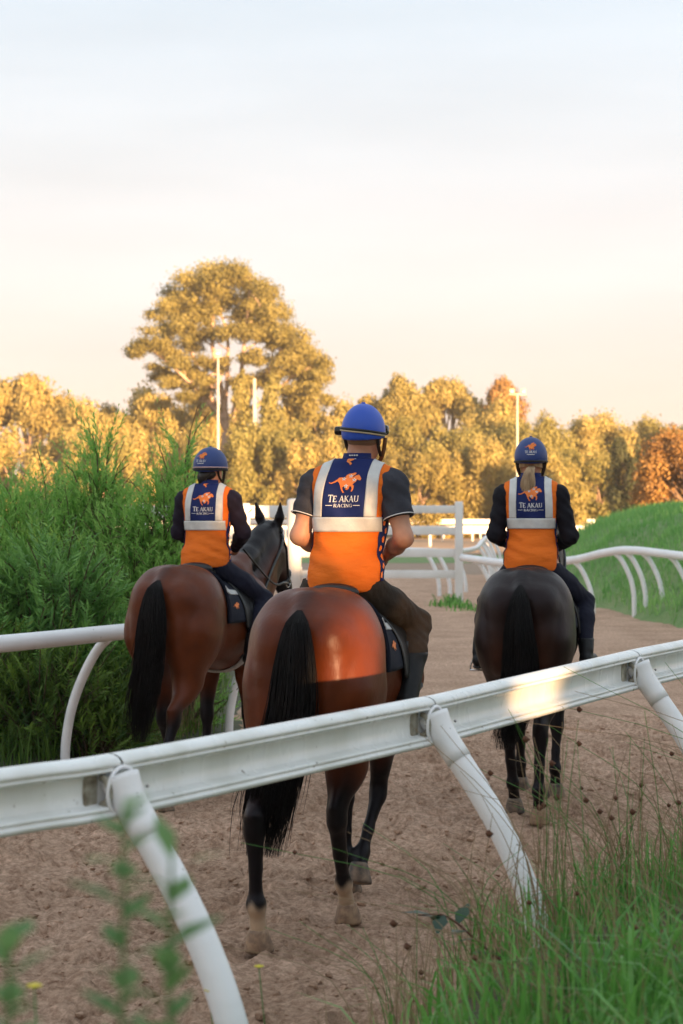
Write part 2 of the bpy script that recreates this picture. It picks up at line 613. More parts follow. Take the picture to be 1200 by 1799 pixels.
# ---- lettering as stroke polygons (roman capitals with small serifs), unit cap height
def _bar(p, q, w):
    p = np.array(p, float); q = np.array(q, float)
    d = q - p; n = np.array([-d[1], d[0]]) / (np.hypot(*d) + 1e-9) * w / 2
    return [tuple(p + n), tuple(p - n), tuple(q - n), tuple(q + n)]
def _ser(x, y, w=0.30, t=0.06):
    return [(x - w / 2, y), (x + w / 2, y), (x + w / 2, y + t), (x - w / 2, y + t)]
def _arc(cx, cy, rx, ry, a0, a1, wa, wb, n=10):
    out = []
    an = np.linspace(R(a0), R(a1), n)
    for i in range(n - 1):
        def pt(a, o):
            return (cx + (rx + o) * math.cos(a), cy + (ry + o * .7) * math.sin(a))
        w0 = wa + (wb - wa) * abs(math.sin(an[i])); w1 = wa + (wb - wa) * abs(math.sin(an[i + 1]))
        out.append([pt(an[i], -w0 / 2), pt(an[i], w0 / 2), pt(an[i + 1], w1 / 2), pt(an[i + 1], -w1 / 2)])
    return out
TK, TN = 0.17, 0.09
LET = {
    'T': (0.80, [_bar((.4, 0), (.4, 1), TK), _bar((.02, .95), (.78, .95), .10), _ser(.4, 0, .34), _bar((.05, .78), (.05, 1.0), .07), _bar((.75, .78), (.75, 1.0), .07)]),
    'E': (0.66, [_bar((.16, 0), (.16, 1), TK), _bar((.03, .95), (.60, .95), .10), _bar((.16, .51), (.50, .51), .09), _bar((.03, .05), (.64, .05), .10), _bar((.58, .80), (.58, 1), .07), _bar((.61, 0), (.61, .22), .07)]),
    'A': (0.90, [_bar((.44, 1.0), (.10, 0), TN), _bar((.44, 1.0), (.76, 0), TK), _bar((.2, .34), (.66, .34), .08), _ser(.10, 0, .24), _ser(.78, 0, .30)]),
    'K': (0.84, [_bar((.16, 0), (.16, 1), TK), _bar((.20, .45), (.66, .98), TN), _bar((.32, .56), (.74, .02), TK), _ser(.16, 0, .3), _ser(.16, .94, .3), _ser(.66, .94, .24), _ser(.76, 0, .22)]),
    'U': (0.84, [_bar((.16, .34), (.16, 1), TK), _bar((.70, .34), (.70, 1), TN), _ser(.16, .94, .3), _ser(.70, .94, .24)] + _arc(.43, .34, .27, .29, 180, 360, .15, .10)),
    'R': (0.80, [_bar((.16, 0), (.16, 1), TK), _bar((.36, .48), (.70, .02), TK), _ser(.16, 0, .3), _ser(.72, 0, .2), _bar((.16, .95), (.40, .95), .09), _bar((.16, .49), (.40, .49), .08)] + _arc(.38, .72, .22, .23, -90, 90, .15, .09)),
    'C': (0.80, [_bar((.70, .72), (.70, .95), .07), _bar((.70, .08), (.70, .22), .05)] + _arc(.44, .5, .34, .45, 42, 318, .16, .09, 16)),
    'I': (0.36, [_bar((.18, 0), (.18, 1), TK), _ser(.18, 0, .3), _ser(.18, .94, .3)]),
    'N': (0.88, [_bar((.16, 0), (.16, 1), TN), _bar((.12, .97), (.72, .03), TK), _bar((.72, 0), (.72, 1), TN), _ser(.16, 0, .26), _ser(.72, .94, .26)]),
    'G': (0.84, [_bar((.70, .72), (.70, .95), .07), _bar((.70, .06), (.70, .44), TK), _ser(.68, .42, .3)] + _arc(.44, .5, .34, .45, 42, 312, .16, .09, 16)),
    ' ': (0.36, []),
}
def text_polys(s, x0, x1, y0, hgt, big_first=1.0):
    w = sum(LET[c][0] for c in s)
    sx = (x1 - x0) / w
    out, x = [], x0
    for i, c in enumerate(s):
        adv, pl = LET[c]
        hh = hgt * (big_first if i == 0 else 1.0)
        for p in pl:
            out.append([(x + a * sx, y0 + b * hh) for a, b in p])
        x += adv * sx
    return out

_LOGO = [(230, 412), (262, 422), (300, 402), (335, 372), (352, 350), (385, 342), (425, 348), (440, 308), (472, 284), (518, 274), (530, 266), (550, 266), (557, 284),
         (544, 306), (522, 322), (530, 342), (556, 312), (574, 308), (582, 298), (600, 308), (630, 360), (624, 386), (602, 386), (584, 372), (572, 402), (546, 432),
         (534, 450), (554, 464), (552, 504), (540, 532), (524, 530), (534, 500), (524, 474), (500, 466), (492, 500), (470, 514), (448, 506), (456, 490), (430, 470),
         (408, 482), (416, 514), (440, 546), (418, 546), (394, 506), (384, 480), (374, 452), (362, 426), (340, 400), (300, 424), (264, 438), (240, 430)]
def logo_polys(cx, cy, w):
    s = w / 400.0
    return [[(cx + (x - 430) * s, cy - (y - 405) * s) for x, y in _LOGO]]
def star_polys(cx, cy, w):
    s = w / 400.0
    out = []
    for (x, y) in ((418, 367), (498, 325), (548, 380), (455, 467)):
        p = []
        for i in range(10):
            a = R(90 + 36 * i); r = 32 if i % 2 == 0 else 13
            p.append((cx + (x - 430 + r * math.cos(a)) * s, cy - (y - 405 - r * math.sin(a)) * s))
        out.append(p)
    return out
# ------------------------------------------------------------------ ground
F_PX = 3500.0                      # focal length in photo pixels, used to place far things from their bearings
def at(px, d):                     # bearing (photo column) and distance -> ground x, y
    return ((px - 600) * d / F_PX, d)

RAIL = np.array([(-3.2, 1.7), (-1.6, 3.95), (-.845, 4.93), (-.567, 5.29), (.323, 6.85), (1.25, 8.5), (1.9, 9.7), (3.2, 12.1), (5.5, 16.2)])
def rail_q(x, y):
    """distance from the near rail line, positive on the photographer's side"""
    x = np.asarray(x, float)
    xr = np.interp(y, RAIL[:, 1], RAIL[:, 0])
    return (x - xr) * .87
def bank(x, y):
    q = rail_q(x, y)
    t = sstep(-1.2, .75, x - .10 * (6 - np.minimum(y, 6)))
    b = .56 * sstep(-.40, .70, q) * t + .14 * sstep(.6, 2.5, q) * t
    far = 1 - sstep(13, 20, y)
    near = .5 * (1 - sstep(2.0, 4.5, y)) * sstep(-2.5, -.5, x + 1.2)
    return np.maximum(b * far, near * (1 - sstep(2, 4.5, y)))
XE = np.array([(-20, 30), (18, 10.5), (24, 7.4), (29, 6.0), (33, 5.75), (37, 5.35), (42, 4.95), (48, 4.5), (58, 5.0), (75, 7.5), (95, 14), (120, 30)], float)
def mound(x, y):
    s = np.maximum(np.asarray(x, float) - np.interp(y, XE[:, 0], XE[:, 1]), 0)
    s = np.maximum(s + .9 * fbm(np.asarray(x) * .9, np.asarray(y) * .5, 3, 91) * sstep(-.01, .3, s), 0)
    return 2.05 * (1 - np.exp(-(s / 2.1) ** 1.5)) * sstep(14, 26, y) * (1 - sstep(75, 110, y)) + .10 * sstep(0, .5, s)
def left_edge(y):                  # left border of the sand
    return np.interp(y, [0, 13.4, 15.4, 17.0, 24, 43, 60], [-9.0, -2.75, -1.72, -.95, -1.3, -2.2, -3.0])
def height(x, y):
    return np.maximum(bank(x, y), mound(x, y))

def sand_mat():
    m, N, L, bs = mat_new("churned_sand")
    tcn = N.new("ShaderNodeTexCoord")
    def noise(sc, det, rgh=.6):
        n = N.new("ShaderNodeTexNoise"); n.inputs["Scale"].default_value = sc; n.inputs["Detail"].default_value = det; n.inputs["Roughness"].default_value = rgh
        L.new(tcn.outputs["Object"], n.inputs[0]); return n
    n1, n2, n3 = noise(1.1, 6), noise(26, 10, .75), noise(90, 6, .75)
    def rampn(src, a, b, ca, cb):
        r = N.new("ShaderNodeValToRGB")
        r.color_ramp.elements[0].position = a; r.color_ramp.elements[1].position = b
        r.color_ramp.elements[0].color = (*ca, 1); r.color_ramp.elements[1].color = (*cb, 1)
        L.new(src, r.inputs[0]); return r
    r1 = rampn(n2.outputs[0], .32, .68, (.27, .148, .090), (.86, .60, .44))
    r2 = rampn(n1.outputs[0], .35, .7, (.82, .79, .76), (1.14, 1.13, 1.14))
    mx = N.new("ShaderNodeMix"); mx.data_type = 'RGBA'; mx.blend_type = 'MULTIPLY'; mx.inputs[0].default_value = 1
    L.new(r1.outputs[0], mx.inputs[6]); L.new(r2.outputs[0], mx.inputs[7])
    L.new(mx.outputs[2], bs.inputs["Base Color"])
    bs.inputs["Roughness"].default_value = .95
    bs.inputs["Specular IOR Level"].default_value = .15
    ad = N.new("ShaderNodeMath"); ad.operation = 'MULTIPLY_ADD'; ad.inputs[1].default_value = .45
    L.new(n3.outputs[0], ad.inputs[0]); L.new(n2.outputs[0], ad.inputs[2])
    bp = N.new("ShaderNodeBump"); bp.inputs["Strength"].default_value = 1.0; bp.inputs["Distance"].default_value = .028
    L.new(ad.outputs[0], bp.inputs["Height"]); L.new(bp.outputs[0], bs.inputs["Normal"])
    return m
M['sand'] = sand_mat()
M['soil'] = mat("bank_soil", (.085, .075, .04), .95, (.05, .06, .025), nscale=6, bump=.8, bscale=30, bdist=.03)
M['turf'] = mat("grassy_ground", (.13, .24, .07), .95, (.21, .28, .11), nscale=1.2, detail=8, bump=1.0, bscale=14, bdist=.06)
M['field'] = mat("dry_far_field", (.24, .17, .09), .95, (.13, .13, .05), nscale=.05, detail=8)
M['far_sand'] = mat("far_sand", (.34, .235, .165), .95, (.29, .20, .14), nscale=1.2, detail=8, bump=.5, bscale=8)

def grid_mesh(name, xs, ys, zf, m, kind='structure', smooth=True):
    X, Y = np.meshgrid(xs, ys, indexing='ij')
    Z = zf(X, Y)
    V = np.stack([X, Y, Z], -1).reshape(-1, 3)
    n0, n1 = len(xs), len(ys)
    i = np.arange(n0 - 1)[:, None] * n1; j = np.arange(n1 - 1)[None, :]
    q = np.stack([i + j, i + n1 + j, i + n1 + j + 1, i + j + 1], -1).reshape(-1, 4)
    o = np_mesh(name, V, [q], m, None, smooth)
    if kind: o['kind'] = kind
    return o

# one ground sheet to the horizon
gx = np.concatenate([-np.geomspace(1500, 30, 14), np.linspace(-26, 26, 14), np.geomspace(30, 1500, 14)])
gy = np.concatenate([-np.geomspace(600, 10, 12), np.linspace(-6, 120, 30), np.geomspace(130, 2200, 16)])
grid_mesh("ground", gx, gy, lambda X, Y: np.where((Y < 125) & (np.abs(X) < 60), -.12, -.02) + 0 * X, M['field'])

# sand of the track: near part carries the hoof-churned relief
rng = np.random.RandomState(5)
def sand_relief(X, Y):
    Z = .050 * fbm(X * 3.1, Y * 3.1, 5, 3) + .060 * fbm(X * 11, Y * 11, 4, 8) + .028 * fbm(X * 32, Y * 32, 3, 15) + .03 * fbm(X * .6, Y * .6, 3, 21)
    dx = X[1, 0] - X[0, 0]; x0, y0 = X[0, 0], Y[0, 0]
    for _ in range(3800):
        cx, cy = rng.uniform(X.min(), X.max()), rng.uniform(Y.min(), Y.max())
        r = rng.uniform(.035, .085); dp = rng.uniform(.014, .048)
        i0, i1 = int((cx - .25 - x0) / dx), int((cx + .25 - x0) / dx) + 1
        j0, j1 = int((cy - .25 - y0) / dx), int((cy + .25 - y0) / dx) + 1
        i0, j0 = max(i0, 0), max(j0, 0)
        xx, yy = X[i0:i1, j0:j1] - cx, Y[i0:i1, j0:j1] - cy
        if xx.size == 0: continue
        d = np.sqrt(xx ** 2 + yy ** 2) / r
        Z[i0:i1, j0:j1] += -dp * np.exp(-d ** 4) + dp * .55 * np.exp(-((d - 1.35) / .35) ** 2) * (.5 + .5 * np.sin(np.arctan2(yy, xx) + cx * 9))
    return Z
def near_sand(X, Y):
    Z = sand_relief(X, Y)
    e = (X - left_edge(Y))
    edge = np.minimum.reduce([sstep(0, .3, X - X.min()), sstep(0, .3, X.max() - X), sstep(0, .3, Y - Y.min())])
    Z = (Z - .018) * edge - .05 * (1 - edge)
    global SANDZ
    SANDZ = Z - .12 * sstep(.05, -.35, e)
    return SANDZ
grid_mesh("sand_track", np.arange(-3.4, 4.6, .024), np.arange(5.2, 19.0, .024), near_sand, M['sand'])
def far_sand(X, Y):
    e = (X - left_edge(Y))
    return .05 * fbm(X * 3, Y * 3, 5, 3) - .12 * sstep(.05, -.35, e) - .004 - .05 * (1 - sstep(18.6, 19.2, Y))
grid_mesh("sand_track", np.arange(-9, 14, .10), np.arange(18.5, 64, .10), far_sand, M['sand'])
grid_mesh("sand_track", np.arange(-60, 60, 2.0), np.arange(62, 86, 2.0), lambda X, Y: 0 * X - .03, M['far_sand'])
grid_mesh("grass_verge", np.arange(-60, 60, 2.0), np.arange(80, 98, 2.0), lambda X, Y: 0 * X - .024, M['turf'])
grid_mesh("sand_path", np.arange(-90, 90, 5.0), np.arange(97, 175, 6.0), lambda X, Y: 0 * X - .018, mat("pale_sand_field", (.42, .27, .16), .95, (.36, .22, .13), nscale=.3, detail=6))

# clods kicked up by hooves
def clods(n, rg):
    ico = bmesh.new(); bmesh.ops.create_icosphere(ico, subdivisions=1, radius=1.0)
    bv = np.array([v.co[:] for v in ico.verts]); bf = np.array([[v.index for v in f.verts] for f in ico.faces]); ico.free()
    y = 5.8 + 12.5 * rg.rand(n) ** 1.3; x = rg.uniform(-3.2, 4.2, n)
    k = (x > left_edge(y) + .1) & (bank(x, y) < .05); x, y = x[k], y[k]; n = len(x)
    s = .006 + .020 * rg.rand(n) ** 3.2
    z = .05 * 0 + s * .2
    X = np.stack([x, y, z], 1)
    J = 1 + .30 * rg.normal(size=(n, len(bv), 1))
    V = X[:, None, :] + bv[None] * J * (s[:, None] * np.array((1, 1, .7)))[:, None, :]
    gx0, gy0 = -3.4, 5.2
    F_ = (bf[None] + (np.arange(n) * len(bv))[:, None, None]).reshape(-1, 3)
    zz = SANDZ[np.clip(((x - gx0) / .024).astype(int), 0, SANDZ.shape[0] - 1), np.clip(((y - gy0) / .024).astype(int), 0, SANDZ.shape[1] - 1)]
    V[:, :, 2] += zz[:, None]
    o = np_mesh("sand_clods", V.reshape(-1, 3), [F_], M['sand'], None, False); o['kind'] = 'stuff'
clods(9000, np.random.RandomState(66))

# raised bank the photographer stands on, mound beyond, verge on the left
def bank_z(X, Y):
    b = bank(X, Y)
    return b + .03 * fbm(X * 4, Y * 4, 4, 31) * sstep(0, .2, b) - .10 * sstep(.06, 0.0, b)
grid_mesh("grass_bank", np.arange(-3.0, 9.0, .08), np.arange(.6, 19.0, .08), bank_z, M['soil'])
def mound_z(X, Y):
    b = mound(X, Y)
    return b + .10 * fbm(X * .8, Y * .8, 4, 41) * sstep(0, .5, b) - .14 * sstep(.05, 0, b)
grid_mesh("grass_mound", np.arange(3.8, 40, .3), np.arange(15, 112, .4), mound_z, M['turf'])
def verge_z(X, Y):
    e = left_edge(Y) - X
    return .06 * sstep(-.25, .3, e) - .16 * sstep(-.05, -.35, e) + .03 * fbm(X * 2, Y * 2, 3, 51)
grid_mesh("grass_verge", np.arange(-14, .2, .12), np.arange(9.0, 62, .16), verge_z, M['soil'])

# ------------------------------------------------------------------ foliage helpers
def cards(P, Nrm, size, rng, aspect=1.0, bend=.25):
    """small leaf-spray faces: 5-vertex folded rhombs; returns verts, quads"""
    n = len(P)
    Nn = Nrm / (np.linalg.norm(Nrm, axis=1)[:, None] + 1e-9)
    a = rng.normal(size=(n, 3)); U = np.cross(Nn, a); U /= np.linalg.norm(U, axis=1)[:, None] + 1e-9
    W = np.cross(Nn, U)
    s = (size * rng.uniform(.6, 1.35, n))[:, None]
    V = np.stack([P - U * s, P - W * s * .55 * aspect + Nn * s * bend, P + U * s, P + W * s * .55 * aspect + Nn * s * bend], 1).reshape(-1, 3)
    q = np.arange(n * 4).reshape(n, 4)
    return V, q

def leaves(P, D, Nrm, length, width, rng):
    """narrow single leaves: base P, direction D; two quads each (folded along nothing, tapering to a tip)"""
    n = len(P)
    D = D / (np.linalg.norm(D, axis=1)[:, None] + 1e-9)
    S = np.cross(D, Nrm); S /= np.linalg.norm(S, axis=1)[:, None] + 1e-9
    Nn = np.cross(S, D)
    l = np.asarray(length)[:, None]; w = np.asarray(width)[:, None]
    b = P; m1 = P + D * l * .45 + Nn * l * .04; t = P + D * l - Nn * l * .06
    V = np.stack([b - S * w * .15, b + S * w * .15, m1 + S * w * .5, m1 - S * w * .5, t + S * w * .06, t - S * w * .06], 1).reshape(-1, 3)
    k = np.arange(n)[:, None] * 6
    q = np.concatenate([k + np.array([[0, 1, 2, 3]]), k + np.array([[3, 2, 4, 5]])])
    return V, q

def clump_points(clumps, per, rng, shell=.55):
    """random points and outward directions in a set of ellipsoidal clumps (cx,cy,cz,rx,ry,rz)"""
    PP, NN, TT = [], [], []
    for c in clumps:
        n = int(per * c[6]) if len(c) > 6 else per
        d = rng.normal(size=(n, 3)); d /= np.linalg.norm(d, axis=1)[:, None]
        r = (shell + (1 - shell) * rng.rand(n) ** .7)[:, None]
        r = r * (1 + .18 * rng.normal(size=(n, 1)))
        PP.append(np.array(c[:3]) + d * r * np.array(c[3:6]))
        NN.append(d + .36 * rng.normal(size=(n, 3)))
        TT.append(np.clip(rng.normal(.5, .22, n) + rng.normal(0, .18), 0, 1))
    return np.vstack(PP), np.vstack(NN), np.concatenate(TT)

M['leaf_olive'] = leaf_mat("olive_gum_leaves", (.185, .165, .045), (.39, .33, .11), hue_obj=.012, trans=.4)
M['leaf_gold'] = leaf_mat("golden_green_leaves", (.22, .20, .058), (.46, .395, .14), hue_obj=.014, trans=.4)
M['leaf_dark'] = leaf_mat("dark_pine_and_shade_leaves", (.030, .042, .018), (.07, .085, .035), hue_obj=.015, trans=.2)
M['leaf_russet'] = leaf_mat("russet_leaves", (.20, .10, .03), (.36, .22, .07), trans=.25)
M['bark_pale'] = mat("pale_pinkish_bark", (.46, .33, .25), .8, (.30, .20, .14), nscale=2.5, detail=7)
M['bark'] = mat("grey_brown_bark", (.22, .15, .10), .9, (.12, .08, .05), nscale=3, detail=7)

def branch_tubes(mb, base, targets, r0, rng, split=.45):
    """limbs from the trunk to each clump, with a bend"""
    for t in targets:
        t = np.array(t, float)
        mid = lp(base, t, split) + rng.normal(size=3) * np.linalg.norm(t - base) * .07
        mid[2] += np.linalg.norm(t[:2] - np.array(base)[:2]) * -.08
        p = spline([base, mid, lp(mid, t, .6) + rng.normal(size=3) * .12, t], 8)
        mb.tube(p, np.linspace(r0, r0 * .18, 8), 6, False)

def tree_from(name, root, clumps, per, size, trunk_h, tr, leafm, barkm, rng, shell=.55, limbs=True, aspect=1.0, base=(0, 0, 0)):
    P, Nn, T = clump_points(clumps, per, rng, shell)
    V, q = cards(P, Nn, size, rng, aspect)
    cr_ = np_mesh("crown", V, [q], leafm, root, False, attrs={'tint': np.repeat(T, 4)})
    mb = MB()
    top = np.array(base, float) + (rng.normal() * .2, rng.normal() * .2, trunk_h)
    mb.tube(spline([base, lp(base, top, .5) + rng.normal(size=3) * .12 * tr, top], 7), np.linspace(tr, tr * .62, 7), 8)
    if limbs:
        sel = [c for c in clumps]
        branch_tubes(mb, top - (0, 0, trunk_h * .12), [np.array(c[:3]) for c in sel], tr * .42, rng)
    mb.build("trunk", barkm, root)
    return cr_

def copy_tree(o, loc, rz, sc, label, leafm=None):
    r = o.copy(); C.objects.link(r)
    r.location = loc; r.rotation_euler = (0, 0, rz); r.scale = sc
    r['label'] = label
    for ch in o.children:
        c = ch.copy(); C.objects.link(c); c.parent = r
        if leafm is not None and ch.name.startswith("crown"):
            c.material_slots[0].link = 'OBJECT'; c.material_slots[0].material = leafm
    return r

# ---- the big gum tree over the skyline
rng = np.random.RandomState(11)
D_BIG = 195.0
sB = F_PX / D_BIG
def big_pt(px, py, dy=0.0): return np.array(((px - 385) / sB, dy, CAM_H + (905 - py) / sB))
bx, by = at(385, D_BIG)
big = empty("gum_tree", (bx, by, 0)); tag(big, "tall spreading gum tree with a domed crown and pale limbs, highest on the skyline", "tree")
cl = []
for (px, py, r1, r2) in ((385, 482, 44, 22), (345, 492, 36, 22), (425, 490, 38, 22), (312, 518, 34, 22), (455, 515, 36, 24), (385, 515, 42, 22), (345, 540, 34, 20), (425, 545, 36, 20),
                         (478, 548, 26, 22), (290, 548, 24, 16), (300, 575, 26, 16), (275, 600, 34, 18), (250, 618, 24, 15), (300, 625, 30, 16), (340, 600, 30, 18), (375, 580, 30, 18), (415, 590, 30, 18),
                         (455, 585, 30, 20), (490, 590, 28, 20), (515, 605, 30, 22), (540, 625, 26, 22), (555, 650, 20, 18), (500, 635, 30, 18), (525, 655, 28, 18), (335, 645, 26, 16), (285, 650, 22, 12), (375, 640, 24, 14), (450, 635, 26, 14), (310, 672, 24, 12), (475, 665, 28, 14), (545, 672, 26, 14), (510, 690, 30, 16), (430, 668, 28, 14), (345, 690, 26, 14), (560, 690, 20, 14), (350, 668, 24, 12)):
    for k in range(6):
        dy = rng.uniform(-5, 5)
        p = big_pt(px + rng.uniform(-20, 20), py + rng.uniform(-12, 12), dy)
        cl.append((*p, r1 / sB * .80, r1 / sB * .8, r2 / sB * .80, .9))
for k in range(90):                  # finer sprays that knit the dome together
    a = rng.uniform(0, math.pi); r = rng.uniform(.35, 1.0)
    p = big_pt(392 + 118 * r * math.cos(a), 590 - 122 * r * math.sin(a), rng.uniform(-5, 5) * (1.1 - r * .5))
    s_ = rng.uniform(.55, 1.05); cl.append((*p, s_ * 1.2, s_ * 1.2, s_, .45))
for k in range(40):
    t_ = rng.rand(); p = big_pt(470 + 95 * t_, 575 + 95 * t_ + rng.uniform(-25, 30), rng.uniform(-4, 4))
    s_ = rng.uniform(.5, .95); cl.append((*p, s_ * 1.2, s_ * 1.2, s_, .45))
P, Nn, T = clump_points(cl, 400, rng, .0)
V, q = cards(P, Nn, .145, rng)
np_mesh("crown", V, [q], M['leaf_olive'], big, False, attrs={'tint': np.repeat(T, 4)})
mb = MB()
fork = big_pt(400, 760)
mb.tube(spline([(0.4, 0, 0), (.6, 0, 4), fork], 8), np.linspace(.85, .6, 8), 10)
for (pts, r) in (([(400, 760), (390, 690), (372, 600), (380, 500)], .34), ([(400, 760), (420, 690), (430, 610), (440, 520)], .32), ([(400, 760), (370, 700), (335, 620), (310, 540)], .30),
                 ([(398, 740), (350, 690), (305, 645), (262, 612)], .26), ([(402, 740), (450, 680), (490, 620), (520, 600)], .28), ([(405, 745), (470, 700), (520, 660), (552, 648)], .24), ([(395, 720), (400, 640), (395, 570), (350, 500)], .24)):
    dyy = rng.uniform(-3, 3)
    p = spline([big_pt(a, b, dyy * i / 3) for i, (a, b) in enumerate(pts)], 12)
    mb.tube(p, np.linspace(r, r * .3, 12), 7, False)
    for j in range(16):
        k = rng.randint(3, 12)
        c = cl[rng.randint(len(cl))]
        best = min(cl, key=lambda c_: np.linalg.norm(np.array(c_[:3]) - p[k]) + rng.rand() * 3)
        mb.tube(spline([p[k], lp(p[k], best[:3], .5) + rng.normal(size=3) * .3, best[:3]], 6), np.linspace(r * .38, .04, 6), 5, False)
mb.build("trunk", M['bark_pale'], big)

# ---- the belt of trees behind the far fence: a few kinds, each tree its own object
protos = {}
def proto_tree(kind, seed):
    rg = np.random.RandomState(seed)
    root = empty({'gum': "gum_tree", 'wattle': "wattle_tree", 'cypress': "cypress_tree", 'scrub': "scrub_tree"}[kind])
    cl = []
    if kind == 'gum':            # open crown on visible limbs, unit size about 8 m wide 10 m tall
        for i in range(26):
            a = rg.rand() * 6.28; r = 3.4 * math.sqrt(rg.rand()); z = 6.2 + 3.0 * (1 - (r / 3.6) ** 2) * rg.uniform(.5, 1.1) - .4 * rg.rand()
            cl.append((r * math.cos(a), r * math.sin(a), z, rg.uniform(.8, 1.5), rg.uniform(.8, 1.5), rg.uniform(.5, .85), 1))
        tag(root, cat="tree"); tree_from("t", root, cl, 560, .145, 4.2, .30, M['leaf_olive'], M['bark_pale'], rg, .4)
    if kind == 'wattle':         # rounded bushy crown to low down
        for i in range(60):
            a = rg.rand() * 6.28; z = rg.uniform(.6, 8.4); rm = 3.7 * max(1 - (abs(z - 4.6) / 4.6) ** 2.6, .05) ** .5; r = rm * rg.uniform(.55, 1.0)
            s = rg.uniform(.8, 1.5)
            cl.append((r * math.cos(a), r * math.sin(a), z, s, s, s * .9, 1))
        tag(root, cat="tree"); tree_from("t", root, cl, 460, .15, 3.0, .25, M['leaf_gold'], M['bark'], rg, .3)
    if kind == 'cypress':
        for i in range(44):
            z = rg.uniform(.4, 9.2); rm = 1.7 * (1 - z / 10.2) ** .75 + .12; a = rg.rand() * 6.28; r = rm * rg.uniform(.3, 1)
            cl.append((r * math.cos(a), r * math.sin(a), z, .55 + .35 * (1 - z / 10), .55 + .35 * (1 - z / 10), .95, 1))
        cl.append((0, 0, 9.7, .22, .22, .7, .6))
        tag(root, cat="tree"); tree_from("t", root, cl, 120, .22, 7.5, .2, M['leaf_gold'], M['bark'], rg, .5, limbs=False, aspect=.8)
    if kind == 'scrub':          # feathery low scrub
        for i in range(44):
            a = rg.rand() * 6.28; z = rg.uniform(.3, 5.0); rm = 3.6 * math.sqrt(max(1 - ((z - 1.5) / 4.4) ** 2, .05)); r = rm * rg.uniform(.45, 1.0)
            s = rg.uniform(.55, 1.15)
            cl.append((r * math.cos(a), r * math.sin(a), z, s * .8, s * .8, s * 1.15, 1))
        tag(root, cat="tree"); tree_from("t", root, cl, 430, .14, 2.0, .16, M['leaf_gold'], M['bark_pale'], rg, .45, aspect=.8)
    root['group'] = "trees along the far side of the course"
    return root
TREES = [   # kind, photo column of the axis, row of the top, width in photo px, distance, leaf, label
 ('gum', 52, 648, 175, 200, 'leaf_olive', "rounded gum tree with bare pale limbs at the far left of the skyline"),
 ('gum', -60, 640, 190, 205, 'leaf_olive', "gum tree just left of the picture edge in the far tree line"),
 ('scrub', 60, 745, 210, 178, 'leaf_gold', "low golden scrub at the far left in front of the rounded gum"),
 ('scrub', -90, 740, 220, 182, 'leaf_gold', "low golden scrub beyond the left picture edge"),
 ('wattle', 150, 702, 130, 196, 'leaf_gold', "bushy golden tree right of the far left gum"),
 ('scrub', 185, 770, 170, 172, 'leaf_gold', "pale feathery scrub behind the tall tip of the green bush"),
 ('wattle', 228, 694, 120, 204, 'leaf_olive', "rounded olive tree below the left arm of the tall gum"),
 ('wattle', 290, 684, 120, 200, 'leaf_gold', "golden bushy tree directly left of the left light pole"),
 ('scrub', 290, 752, 170, 176, 'leaf_gold', "sandy yellow scrub left of the left light pole"),
 ('wattle', 350, 690, 110, 208, 'leaf_olive', "olive tree behind the top of the left light pole"),
 ('cypress', 427, 650, 72, 188, 'leaf_gold', "pointed golden cypress right of the left light pole"),
 ('cypress', 478, 655, 78, 186, 'leaf_gold', "second pointed cypress, to the right of its pair under the tall gum"),
 ('scrub', 395, 742, 160, 172, 'leaf_gold', "golden scrub at the foot of the left light pole"),
 ('wattle', 560, 664, 120, 198, 'leaf_gold', "domed golden tree under the right edge of the tall gum"),
 ('scrub', 480, 748, 170, 174, 'leaf_gold', "golden scrub in front of the two cypresses"),
 ('wattle', 612, 728, 70, 214, 'leaf_dark', "dark tree in the dip behind the blue helmet"),
 ('gum', 690, 668, 150, 206, 'leaf_olive', "open gum tree just right of the blue helmet"),
 ('scrub', 575, 758, 150, 170, 'leaf_gold', "golden scrub left of the blue helmet"),
 ('wattle', 655, 730, 130, 186, 'leaf_gold', "rounded golden tree right beside the blue helmet"),
 ('gum', 782, 655, 150, 208, 'leaf_olive', "tallest gum tree right of the middle rider"),
 ('wattle', 770, 722, 150, 184, 'leaf_gold', "bushy tree above the gate top rail"),
 ('scrub', 735, 790, 150, 166, 'leaf_olive', "low olive scrub behind the white gate"),
 ('wattle', 845, 706, 110, 200, 'leaf_gold', "golden tree between the tallest gum and the right light pole"),
 ('gum', 885, 662, 96, 204, 'leaf_russet', "small flat topped russet gum beside the right light pole"),
 ('scrub', 850, 775, 160, 168, 'leaf_gold', "golden scrub left of the right light pole"),
 ('wattle', 928, 728, 120, 192, 'leaf_gold', "golden tree behind the fair haired rider's helmet"),
 ('wattle', 1000, 722, 120, 198, 'leaf_gold', "golden tree right of the fair haired rider's helmet"),
 ('scrub', 955, 790, 160, 166, 'leaf_gold', "golden scrub behind the fair haired rider's shoulders"),
 ('wattle', 1068, 728, 120, 196, 'leaf_gold', "even golden tree over the crest of the mound"),
 ('scrub', 1050, 785, 170, 168, 'leaf_gold', "golden scrub over the crest of the mound"),
 ('wattle', 1135, 734, 120, 200, 'leaf_gold', "golden tree left of the russet tree at the right edge"),
 ('wattle', 1122, 758, 90, 150, 'leaf_dark', "dark green shaded tree left of the russet tree"),  # dark leaf colour paints in this tree's shade
 ('wattle', 1210, 738, 130, 205, 'leaf_gold', "golden tree behind the russet tree at the right edge"),
 ('scrub', 1290, 740, 200, 190, 'leaf_gold', "golden scrub beyond the right picture edge"),
 ('wattle', 1222, 752, 165, 118, 'leaf_russet', "russet orange tree at the right edge above the mound"),
]
WID = {'gum': 7.6, 'wattle': 6.6, 'cypress': 3.8, 'scrub': 6.4}
TOP = {'gum': 9.3, 'wattle': 9.1, 'cypress': 10.3, 'scrub': 5.8}
rng = np.random.RandomState(77)
count = {}
